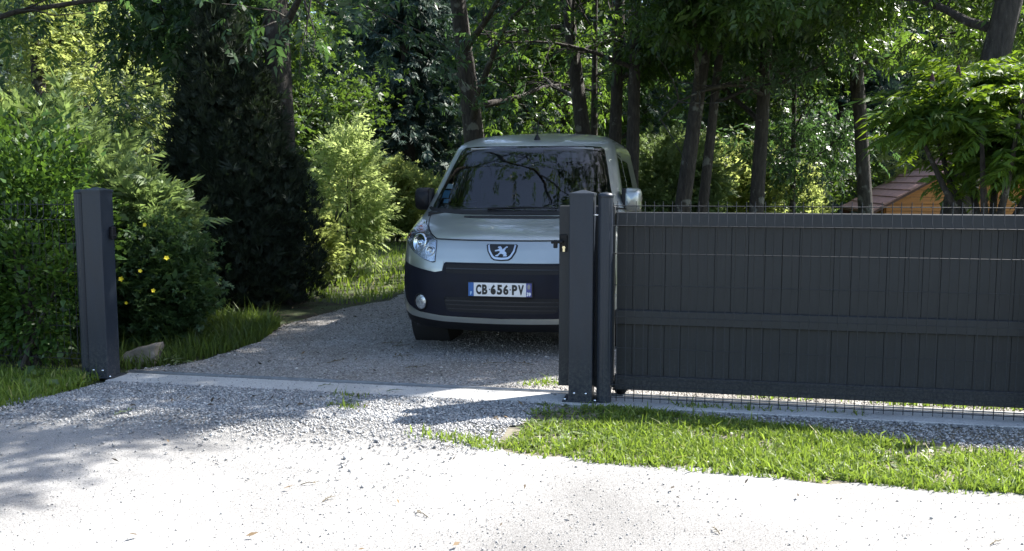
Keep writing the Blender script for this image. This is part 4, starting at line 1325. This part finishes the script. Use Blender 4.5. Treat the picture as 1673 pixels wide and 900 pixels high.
ASHG = 'ash trees standing round the drive'
broadleaf('ash_tree', 'thick straight trunk with lichen next to the dark yew column', (-4.98, 4.25), (-0.006, 0.0), 0.19, 9.5, 2.5, 3.6, 6500, ASH, 0.27, 'ash_leaf_cool', limbs=13, seed=3, elev=(0, 45), lowz=2.75, bias=(0.6, 0.5, 0))
broadleaf('ash_tree', 'ash trunk leaning left with a side branch, behind the van roof', (-3.57, 9.0), (-0.137, 0), 0.205, 9, 2.3, 3.2, 5500, ASH, 0.28, 'ash_leaf', seed=5, elev=(-5, 45), lowz=1.7)
broadleaf('ash_tree', 'slim ash trunk bowed to the left, beside a thin stem', (-1.95, 10.0), (-0.114, 0), 0.16, 9, 2.8, 2.8, 4200, ASH, 0.28, 'ash_leaf', seed=8, elev=(8, 50), lowz=3.4)
broadleaf('ash_tree', 'very thin dark stem between two slim ash trunks', (-2.1, 11.0), (0.008, 0), 0.085, 7, 3.0, 1.9, 2200, ASH, 0.26, 'ash_leaf_cool', seed=9, limbs=8)
broadleaf('ash_tree', 'upright ash trunk rising just behind the van roof edge', (-1.63, 9.5), (0.012, 0), 0.128, 9, 3.0, 2.8, 3800, ASH, 0.28, 'ash_leaf', seed=12, elev=(8, 50), lowz=3.4)
broadleaf('ash_tree', 'upright pale flecked trunk beside the van window', (-1.34, 9.0), (0.027, 0), 0.124, 9, 2.9, 3.0, 4200, ASH, 0.28, 'ash_leaf_cool', seed=14, elev=(8, 50), lowz=3.4)
broadleaf('ash_tree', 'larger of two trunks that lean right, behind the gate', (-0.48, 8.0), (0.11, 0), 0.132, 9, 2.4, 3.2, 5200, ASH, 0.27, 'ash_leaf', seed=17, elev=(8, 50), lowz=3.4)
broadleaf('ash_tree', 'thinner trunk leaning right against its larger neighbour', (-0.17, 8.3), (0.065, 0), 0.093, 7.5, 2.6, 2.3, 3200, ASH, 0.26, 'ash_leaf_cool', seed=18, elev=(0, 45), lowz=2.9)
broadleaf('ash_tree', 'single dark trunk between the leaning pair and a thin stem', (0.62, 9.0), (0.053, 0), 0.125, 9, 2.3, 3.2, 5200, ASH, 0.27, 'ash_leaf', seed=21, elev=(8, 50), lowz=3.4)
broadleaf('ash_tree', 'thin dark stem in the shade between two ash trunks', (1.5, 11.0), (-0.03, 0), 0.06, 6, 1.2, 1.7, 3000, ASH, 0.25, 'ash_leaf_cool', seed=23, limbs=10, lowz=0.5)
broadleaf('ash_tree', 'trunk with bright lichen in front of the wooden hut roof', (2.44, 9.5), (-0.078, 0), 0.122, 9, 2.3, 3.2, 5200, ASH, 0.27, 'ash_leaf', seed=27, elev=(8, 50), lowz=3.4)
broadleaf('ash_tree', 'stout trunk leaning right above the bright sumac shrub', (2.37, 4.5), (0.171, 0.0), 0.165, 10.5, 3.0, 5.0, 11500, ASH, 0.28, 'ash_leaf', seed=31, limbs=22, elev=(0, 50), bias=(-0.6, -0.15, 0.1), lowz=2.4, spread=0.36, aims=[(0.1, 1.5, 6.6), (-0.7, 1.7, 6.9), (0.7, 1.0, 7.2), (-1.1, 2.4, 6.2), (-0.2, 0.9, 6.0)])

# bark-brown low boughs of the left trees that hang over the hedge
broadleaf('ash_tree', 'ash with dark drooping boughs over the ivy hedge', (-9.4, 3.0), (0.02, -0.03), 0.13, 8, 1.9, 3.6, 7000, ASH, 0.25, 'ash_leaf_cool', seed=37, limbs=14, elev=(-10, 30), lowz=1.85, bias=(0.9, -0.1, 0))

def shrub(name, label, base, rx, ry, h, n, leaf, size, mat, cat='shrub', z0=0.02, droop=-0.1, stems=7, hollow=0.55, group=None, clumps=40, cs=0.16, mask=True, flat=0.5, updir=0.35):
    b = Vector((base[0], base[1], float(gz(base[0], base[1]))))
    t = thing(name, label, cat, b, 0, group)
    c = RNG.normal(0, 1, (clumps, 3)); c = unit(c) * (hollow + (1 - hollow) * RNG.random((clumps, 1)) ** 0.6)
    c = c * np.array([rx, ry, h / 2]) * 0.86 + np.array([0, 0, h / 2 + z0])
    m = MB()
    for k in range(stems):
        q = c[k % clumps]
        m.tube([(RNG.normal(0, 0.06), RNG.normal(0, 0.06), -0.05), (q[0] * 0.3, q[1] * 0.3, q[2] * 0.5), tuple(q)], [0.022, 0.016, 0.006], 5, caps=False)
    m.build('stem', 'bark', t)
    idx = RNG.integers(0, clumps, n)
    sc = np.array([rx, ry, h / 2]); sc = sc / sc.max()
    P = c[idx] + RNG.normal(0, cs, (n, 3)) * np.clip(sc, 0.6, 1)
    P = P[(P[:, 2] > z0)]
    if mask:
        P = P[shade_ok(P + np.array([b[:]]))]
    f = unit((P - np.array([0, 0, h * 0.4])) / np.array([rx, ry, h / 2])) + RNG.normal(0, 0.5, P.shape) + np.array([0, 0, droop + updir])
    leaf_cloud('foliage', P, f, size * np.exp(RNG.normal(0, 0.25, len(P))), leaf[0], leaf[1], mat, t, flat=flat)
    return t

# dark yew of several upright leaders
def yew(label, base, leaders, n, size, mat):
    t = thing('yew_tree', label, 'tree', (base[0], base[1], 0))
    P_, F_, U_ = [], [], []
    tot = sum(l[2] * l[3] for l in leaders)
    for lx, ly, h, r0, lean in leaders:
        MB().tube([(lx * 0.3, ly * 0.3, -0.05), (lx * 0.9, ly, h * 0.4), (lx + lean * 0.7, ly, h * 0.92)], [0.07, 0.05, 0.01], 7, caps=False).build('stem', 'bark', t)
        k = int(n * h * r0 / tot)
        q = RNG.random(k) ** 0.85
        r = r0 * np.interp(q, [0, 0.05, 0.28, 0.55, 0.8, 0.94, 1], [0.7, 0.95, 1.0, 0.85, 0.52, 0.22, 0.05])
        az = RNG.uniform(0, 2 * np.pi, k)
        lob = 1 + 0.16 * np.sin(az * 4 + q * 11 + lx * 9) + 0.12 * np.sin(az * 9 - q * 27 + ly * 5) + 0.10 * np.sin(q * 60 + az * 3)
        rr = r * lob * (0.45 + 0.55 * RNG.random(k) ** 0.5) + RNG.exponential(0.045, k)
        P_.append(np.stack([lx + lean * q + rr * np.cos(az), ly + rr * np.sin(az), q * h + 0.03], 1))
        F_.append(np.stack([np.cos(az) * 0.6, np.sin(az) * 0.6, np.full(k, 0.9)], 1) + RNG.normal(0, 0.4, (k, 3)))
        U_.append(np.stack([np.cos(az), np.sin(az), np.zeros(k)], 1))
    P = np.concatenate(P_); f = np.concatenate(F_); u = np.concatenate(U_)
    leaf_cloud('foliage', P, f, size * np.exp(RNG.normal(0, 0.3, len(P))), SPRAY[0], SPRAY[1], mat, t, flat=0.6, up=u)
yew('nearly black many-stemmed yew beside the thick lichen trunk', (-5.46, 3.7), [(0.0, 0, 3.55, 0.54, -0.02), (-0.36, 0.1, 2.85, 0.44, 0.04), (0.34, 0.0, 2.75, 0.44, -0.02), (0.12, -0.28, 2.0, 0.45, 0.0), (0.62, 0.2, 1.7, 0.38, 0.05), (-0.62, 0.0, 1.7, 0.34, -0.04)], 20000, 0.095, 'yew_spray')

# flowering shrub at the gate post
pot = shrub('potentilla_shrub', 'rounded dark green shrub dotted with yellow flowers behind the gate post', (-4.72, 1.15), 0.52, 0.48, 1.06, 8000, BUNCH, 0.042, 'potentilla_leaf', clumps=60, cs=0.09)
def flowers(t):
    V, F = [], []
    for k in range(5):
        a = k * 2 * math.pi / 5
        leaflet(V, F, (0, 0, 0), (math.cos(a), math.sin(a), 0.25), 1.0, 0.95, -0.1)
    V = np.array(V) * 0.021
    me = np_mesh('flower', V, np.array(F))
    me.materials.append(MATS['petal'])
    for px, pz, py in [(-0.19, 0.745, -0.50), (-0.115, 0.70, -0.50), (-0.055, 0.66, -0.53), (-0.03, 0.60, -0.52), (0.02, 0.655, -0.50), (0.17, 0.72, -0.46), (0.16, 1.09, -0.35), (0.35, 0.82, -0.36), (0.27, 0.56, -0.44), (-0.32, 0.77, -0.40), (0.06, 0.46, -0.50)]:
        o = link('flower', me, None, t)
        o.location = (px, py - 0.07, pz)
        o.scale = (random.uniform(0.75, 1.2),) * 3
        o.rotation_euler = (R(70 + random.uniform(-25, 15)), random.uniform(-0.3, 0.3), random.uniform(-0.5, 0.7))
flowers(pot)

# hedge and ivy along the left fence
shrub('hedge_bush', 'leafy green hedge bush tangled with the mesh fence', (-5.55, 0.42), 0.85, 0.45, 2.0, 13000, LEAF, 0.060, 'hedge_leaf', clumps=60, cs=0.14, hollow=0.35)
shrub('hedge_bush', 'tall bright hedge bush rising over the end of the mesh fence', (-6.75, 0.65), 0.95, 0.55, 2.45, 13000, LEAF, 0.062, 'hedge_leaf', clumps=60, cs=0.16, hollow=0.35)
shrub('ivy', 'ivy creeping over the mesh fence next to the round post', (-5.05, -0.08), 0.52, 0.09, 1.25, 4200, LEAF, 0.055, 'hedge_leaf', cat='ivy', clumps=50, cs=0.08, hollow=0.3)
shrub('ivy', 'darker ivy mat low on the mesh fence', (-6.1, -0.06), 0.70, 0.10, 0.95, 4200, LEAF, 0.055, 'ash_leaf_cool', cat='ivy', clumps=50, cs=0.09, hollow=0.3)
shrub('conifer_shrub', 'pale green feathery conifer shrub behind the gate post', (-5.15, 1.45), 0.48, 0.45, 1.45, 3400, FROND, 0.20, 'thuja_spray', clumps=50, cs=0.12, updir=0.1, flat=0.4)
shrub('conifer_shrub', 'tall feathery conifer shrub between the hedge and the yew', (-6.5, 2.0), 0.85, 0.7, 2.1, 5200, FROND, 0.24, 'thuja_spray', clumps=60, cs=0.16, updir=0.2, flat=0.4)

# sunlit saplings and bushes beyond the drive
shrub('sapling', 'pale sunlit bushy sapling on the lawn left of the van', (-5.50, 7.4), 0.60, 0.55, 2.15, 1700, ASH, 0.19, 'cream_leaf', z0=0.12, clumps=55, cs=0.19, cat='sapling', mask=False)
shrub('sapling', 'low sunlit bush at the foot of the pale sapling', (-5.75, 6.2), 0.60, 0.5, 1.0, 3600, BUNCH, 0.06, 'pale_leaf', clumps=50, cs=0.15, cat='bush', mask=False)
shrub('bush', 'bright grassy bush at the back of the lawn', (-7.2, 14.5), 1.8, 1.0, 1.9, 7000, BUNCH, 0.08, 'pale_leaf', clumps=60, cs=0.2, mask=False)
shrub('spruce_bush', 'yellow tipped conifer bush beside the van mirror', (-0.75, 10.3), 0.95, 0.8, 2.35, 4500, FROND, 0.20, 'thuja_spray', clumps=60, cs=0.18, mask=False, updir=0.1)
shrub('bush', 'light green bush between the leaning trunks and the single trunk', (0.35, 11.4), 1.1, 0.9, 2.2, 5000, BUNCH, 0.075, 'pale_leaf', clumps=70, cs=0.2, mask=False)
shrub('bush', 'light green bush in front of the dip by the hut', (1.35, 12.8), 0.9, 0.9, 2.5, 5500, BUNCH, 0.08, 'pale_leaf', clumps=70, cs=0.2, mask=False)

# sumac over the gate
def sumac():
    b = (2.55, 3.3, 0)
    t = thing('sumac', 'bright green sumac shrub with long feathered leaves above the gate', 'shrub', b)
    heads = []
    for k in range(9):
        a = k * 2.4
        m = MB()
        e = Vector((0.75 * math.cos(a) * random.uniform(0.4, 1), 0.6 * math.sin(a), random.uniform(1.6, 2.2)))
        m.tube([(0.05 * math.cos(a), 0.05 * math.sin(a), -0.05), (e.x * 0.2, e.y * 0.2, 0.9), (e.x * 0.6, e.y * 0.6, 1.4), tuple(e)], [0.05, 0.04, 0.028, 0.014], 6, caps=False)
        m.build('stem', 'bark', t)
        heads.append(e)
    C = [np.array(h[:]) for h in heads]
    while len(C) < 85:
        q = unit(RNG.normal(0, 1, 3)) * RNG.random() ** 0.33
        C.append(q * np.array([0.95, 0.8, 0.60]) + np.array([0.0, 0, 1.90]))
    C = np.array(C)
    C = C[(C[:, 2] > 1.15) & ((C[:, 2] > 1.85) | (C[:, 0] > -0.30))]
    P = np.repeat(C, 16, 0)
    az = RNG.uniform(0, 2 * np.pi, len(P))
    el = RNG.uniform(-0.25, 0.75, len(P))
    f = np.stack([np.cos(az) * np.cos(el), np.sin(az) * np.cos(el), np.sin(el)], 1)
    P = P + RNG.normal(0, 0.06, P.shape)
    ok = shade_ok(P + np.array([b]))
    leaf_cloud('foliage', P, f, 0.34 * np.exp(RNG.normal(0, 0.22, len(P))), SUMAC[0], SUMAC[1], 'sumac_leaf', t, flat=0.25)
    for px, py, pz in ((-0.62, -0.3, 2.28), (-0.38, -0.2, 2.36)):
        m = MB().lathe([(0, 0), (0.02, 0.02), (0.027, 0.05), (0.02, 0.10), (0.006, 0.14), (0, 0.14)], 9, 'z', (px, py, pz))
        m.build('fruit_cone', 'sumac_cone', t)
plain('sumac_cone', (0.05, 0.016, 0.02), 0.9, var=0.4, scale=60, bmp=0.01)
random.seed(5)
sumac()

# ------------------------------------------------------------------ wooden hut beyond
def hut():
    # gable end towards the drive; the roof climbs to a ridge hidden behind the sumac
    gx, gy = 5.36, 13.6
    z0 = float(gz(gx, gy))
    t = thing('wooden_hut', 'orange wooden hut with a shingled gable roof behind the gate', 'hut', (gx, gy, z0), R(2))
    ez, rz, hw, dp = 1.975, 3.12, 1.95, 2.6
    n = 0
    z = 0.0
    while z < rz - 0.06:
        h = 0.14
        def half(zz):
            return hw if zz <= ez else hw * (rz - zz) / (rz - ez)
        a, b = half(z), half(min(rz, z + h - 0.008))
        if b > 0.05:
            MB().prism([(-a, z), (a, z), (b, z + h - 0.008), (-b, z + h - 0.008)], -0.02 - 0.002 * (n % 3), 0.03).build('plank', 'hut_wood', t)
        z += h; n += 1
    for sd in (-1, 1):
        MB().box((sd * hw - 0.03, 0.035, 0), (sd * hw + 0.03, dp, ez), 0.005).build('side_wall', 'hut_wood', t)
    MB().box((-hw, dp, 0), (hw, dp + 0.05, ez)).build('back_wall', 'hut_wood', t)
    sl = math.atan2(rz - ez, hw)
    Ls = hw / math.cos(sl) + 0.45
    for sd in (-1, 1):
        rf = bpy.data.objects.new('roof_slope', MB().box((0, -0.55, -0.05), (Ls, dp + 0.3, -0.012)).mesh('roof_slope'))
        rf.data.materials.append(MATS['hut_trim'])
        COL.objects.link(rf); rf.parent = t
        rf.location = (0, 0, rz + 0.06)
        rf.rotation_euler = (0, sl, 0) if sd > 0 else (0, sl, math.pi)
        if sd < 0:
            rf.location = (0, dp - 0.25, rz + 0.06)
        k = 0
        nsh = int(Ls / 0.27)
        for i in range(nsh + 1):
            for j in range(4):
                y0 = -0.57 + j * (dp + 0.87) / 4; y1 = y0 + (dp + 0.87) / 4 - 0.012
                xa = i * 0.27; xb = min(Ls + 0.02, xa + 0.265)
                if xb - xa < 0.05: continue
                m = MB().prism([(xa, -0.008), (xb, -0.008), (xb, 0.028), (xa, 0.008)], y0, y1)
                m.build('shingle', 'shingle', rf)
        MB().box((0.02, -0.60, -0.20), (Ls + 0.02, -0.56, -0.01), 0.004).build('barge_board', 'hut_trim', rf)
hut()

# ------------------------------------------------------------------ conifers and wood behind
def fir(name, label, base, h, rb, nb, size, mat, me_cache={}, key=None, z0=0.06):
    b = (base[0], base[1], float(gz(*base)) - 0.1)
    t = thing(name, label, 'fir tree', b, RNG.uniform(0, 6.28), 'firs of the wood behind the drive')
    if key in me_cache:
        a_, c_, H = me_cache[key]
        for nm, me in (('trunk', a_), ('crown', c_)):
            o = link(nm, me, None, t)
        t.scale = (h / H,) * 3
        return t
    tr = MB().tube([(0, 0, -0.2), (0.03, 0, h * 0.5), (0, 0, h)], [h * 0.016, h * 0.011, 0.01], 8, caps=False)
    q = RNG.random(nb) ** 0.8
    lev = np.round(q * h / 0.38) * 0.38 / h
    q = np.clip(lev + RNG.normal(0, 0.006, nb), z0, 0.995)
    az = RNG.uniform(0, 2 * np.pi, nb)
    L = rb * (1 - q) ** 0.8 * (0.8 + 0.3 * np.sin(az * 3 + q * 40)) + 0.1
    P, Fd, Sz = [], [], []
    kk = 5
    for k in range(kk):
        u = (k + 0.8) / kk
        r = L * u
        P.append(np.stack([r * np.cos(az), r * np.sin(az), q * h - 0.25 * r * u], 1))
        Fd.append(np.stack([np.cos(az), np.sin(az), np.full(nb, -0.45)], 1) + RNG.normal(0, 0.35, (nb, 3)))
        Sz.append(np.full(nb, size) * (0.7 + 0.6 * RNG.random(nb)))
    o1 = tr.build('trunk', 'bark', t)
    o2 = leaf_cloud('crown', np.concatenate(P) + RNG.normal(0, 0.06, (nb * kk, 3)), np.concatenate(Fd), np.concatenate(Sz), FROND[0], FROND[1], mat, t, flat=0.3)
    me_cache[key] = (o1.data, o2.data, h)
    return t
CACHE = {}
firs = [(-9.5, 22.5, 15, 'a', 'tall blue-grey fir seen over the pale sapling'), (-12.5, 27, 17, 'b', 'fir with drooping fronds behind the thick lichen trunk'), (-6.2, 25.5, 16, 'b', 'dark fir behind the van roof'),
        (-3.2, 22.0, 14, 'a', 'fir glimpsed between the slim ash trunks'), (0.3, 24, 15, 'b', 'fir in the gap behind the leaning trunks'), (3.6, 23, 14, 'a', 'fir behind the single dark trunk'), (7.4, 25, 16, 'b', 'fir beyond the wooden hut'),
        (11.2, 22, 14, 'a', 'fir behind the sumac'), (-17, 23, 15, 'a', 'fir behind the drooping boughs'), (-22, 26, 16, 'b', 'fir standing beyond the hedge'), (-28, 25, 15, 'a', 'fir beyond the fence end'), (-14.2, 20, 9, 'b', 'smaller fir between the yew and the hedge')]
for x, y, h, k, lb in firs:
    fir('fir_tree', lb, (x, y), h, 2.9 if k == 'a' else 3.3, 900, 0.55, 'fir_spray', CACHE, k)

broadleaf('willow_tree', 'pale yellow-green sunlit tree beyond the hedge', (-13.6, 10.8), (0, 0), 0.2, 8, 1.2, 3.2, 9000, BUNCH, 0.11, 'pale_leaf', seed=51, limbs=16, elev=(-5, 60), lowz=0.6, mask=False, spread=0.4)
broadleaf('broadleaf_tree', 'sunlit tree in the gap between the yew and the thick trunk', (-9.6, 13.5), (0, 0), 0.16, 7.5, 1.0, 2.6, 6500, BUNCH, 0.11, 'wood_leaf', seed=53, limbs=16, elev=(-5, 60), lowz=0.5, mask=False, spread=0.4)
broadleaf('broadleaf_tree', 'leafy tree with lit leaves behind the van', (-3.4, 15.5), (0, 0), 0.16, 8, 1.0, 3.0, 7500, BUNCH, 0.12, 'wood_leaf', seed=57, limbs=16, elev=(-5, 60), lowz=0.5, mask=False, spread=0.45)
broadleaf('broadleaf_tree', 'leafy tree behind the leaning ash trunks', (1.0, 17.5), (0, 0), 0.16, 8, 1.0, 3.0, 7500, BUNCH, 0.12, 'wood_leaf', seed=58, limbs=16, elev=(-5, 60), lowz=0.5, mask=False, spread=0.45)
broadleaf('broadleaf_tree', 'tree with light leaves high behind the sumac', (6.6, 16.5), (0, 0), 0.16, 8.5, 1.4, 3.0, 7500, BUNCH, 0.12, 'pale_leaf', seed=59, limbs=16, elev=(-5, 60), lowz=0.8, mask=False, spread=0.45)

def far_wood():
    n = 60000
    x = RNG.uniform(-75, 45, n); y = RNG.uniform(32, 62, n)
    top = 7 + 4 * np.sin(x * 0.35 + 0.5 * np.sin(y)) + 3 * np.sin(x * 0.83 + y * 0.4) + 3
    z = gz(x, y) + RNG.random(n) ** 0.7 * np.maximum(top, 3)
    P = np.stack([x, y, z], 1)
    f = RNG.normal(0, 0.6, (n, 3)) + np.array([0, -0.6, -0.2])
    o = leaf_cloud('far_wood', P, f, 0.55 * np.exp(RNG.normal(0, 0.3, n)), BUNCH[0], BUNCH[1], 'fir_spray', None, kind='stuff')
    tag(o, 'dim wooded slope far behind the yard', None)
far_wood()

# ------------------------------------------------------------------ small things on the ground
def rock():
    from mathutils import noise as mn
    bm = bmesh.new()
    bmesh.ops.create_cube(bm, size=2.0)
    bmesh.ops.subdivide_edges(bm, edges=bm.edges[:], cuts=9, use_grid_fill=True)
    for v in bm.verts:
        c = v.co.copy()
        r_ = c.normalized() * 1.25
        c = c * 0.72 + r_ * 0.28
        c += c.normalized() * (mn.noise(c * 1.3) * 0.22 + mn.noise(c * 4.5 + Vector((3, 1, 7))) * 0.07)
        x, y, z = c.x * 0.135, c.y * 0.085, c.z * 0.085
        v.co = Vector((x + 0.15 * z, y, z * (1 + 0.9 * x) + 0.055 + 0.18 * x))
    for f in bm.faces:
        f.smooth = True
    me = bpy.data.meshes.new('rock')
    bm.to_mesh(me); bm.free()
    o = link('rock', me, 'rock')
    o.location = (-4.40, 0.38, 0)
    o.rotation_euler = (0, 0, R(12))
    tag(o, 'blocky brown-grey stone at the corner of the drive by the gate post', 'rock')
rock()

def sprig(x, y, rz, n, L, mat, label, group=None, z=0.018):
    m = MB()
    m.tube([(-L / 2, 0, 0), (0, 0.01 * L, 0.01), (L / 2, 0.05 * L, 0.004)], [0.0025, 0.002, 0.001], 5)
    r = random.Random(int(x * 999 + y * 77))
    for k in range(n):
        V, F = [], []
        u = r.uniform(-0.45, 0.5)
        leaflet(V, F, (u * L, 0.02 * L, 0.006), (r.uniform(0.2, 1), r.uniform(-1, 1), r.uniform(0.0, 0.5)), L * r.uniform(0.18, 0.34), L * r.uniform(0.06, 0.11), 0.1)
        m.add(V, F)
    o = m.build('fallen_sprig', mat)
    o.location = (x, y, z); o.rotation_euler = (0, 0, rz)
    tag(o, label, 'sprig', group)
for x, y, rz in ((-1.86, -2.1, 0.3), (-1.68, -2.28, 1.1), (0.05, -2.30, 2.0), (1.15, -2.2, 0.7), (-1.2, -2.38, 2.6)):
    sprig(x, y, rz, 6, 0.07, 'dead_leaf', 'small brown leaf sprig lying on the sunlit road', 'fallen sprigs on the road', 0.008)
for x, y, rz in ((-2.75, 1.60, 0.1), (-2.62, 1.50, 0.4), (-2.45, 1.05, 0.5), (-1.65, 0.90, 0.2), (-1.42, 0.95, 2.8), (-2.9, 0.72, 1.0), (-2.2, 0.62, 0.3)):
    sprig(x, y, rz, 7, 0.17, 'dead_leaf', 'dark leaf sprig fallen on the shaded gravel drive', 'fallen sprigs on the drive')
for x, y, rz in ((-2.62, -0.13, 0.3), (-2.10, -0.17, 0.45)):
    sprig(x, y, rz, 4, 0.11, 'green_sprig', 'green leaf sprig lying on the concrete sill', 'fallen sprigs on the sill', 0.02)
for x, y, rz in ((-2.25, -0.55, 0.2), (-3.55, -1.10, 1.2)):
    sprig(x, y, rz, 8, 0.12, 'green_sprig', 'clump of wilted green leaves on the apron gravel', 'wilted leaves on the apron', 0.02)
sprig(-4.13, 0.36, -0.5, 16, 0.34, 'pale_sprig', 'wilted pale green branch lying against the blocky stone', None, 0.05)

# broad leaved weeds among the verge grass
def verge_weeds():
    P = np.repeat(np.column_stack([VW, np.full(len(VW), 0.012)]), 5, 0)
    az = RNG.uniform(0, 2 * np.pi, len(P))
    f = np.stack([np.cos(az), np.sin(az), RNG.uniform(0.05, 0.6, len(P))], 1)
    o = leaf_cloud('verge_weeds', P, f, 0.028 * np.exp(RNG.normal(0, 0.3, len(P))), LEAF[0], LEAF[1], 'weed_leaf', None, kind='stuff')
    tag(o, 'low broad leaved weeds growing in the grass verge')
    Q = np.repeat(np.column_stack([points_in(LEFTG, 260), np.full(260, 0.015)]), 5, 0)
    az = RNG.uniform(0, 2 * np.pi, len(Q))
    f = np.stack([np.cos(az), np.sin(az), RNG.uniform(0.1, 0.8, len(Q))], 1)
    o = leaf_cloud('fence_foot_weeds', Q, f, 0.07 * np.exp(RNG.normal(0, 0.3, len(Q))), LEAF[0], LEAF[1], 'weed_leaf', None, kind='stuff')
    tag(o, 'low weeds in the shaded grass below the ivy')
verge_weeds()
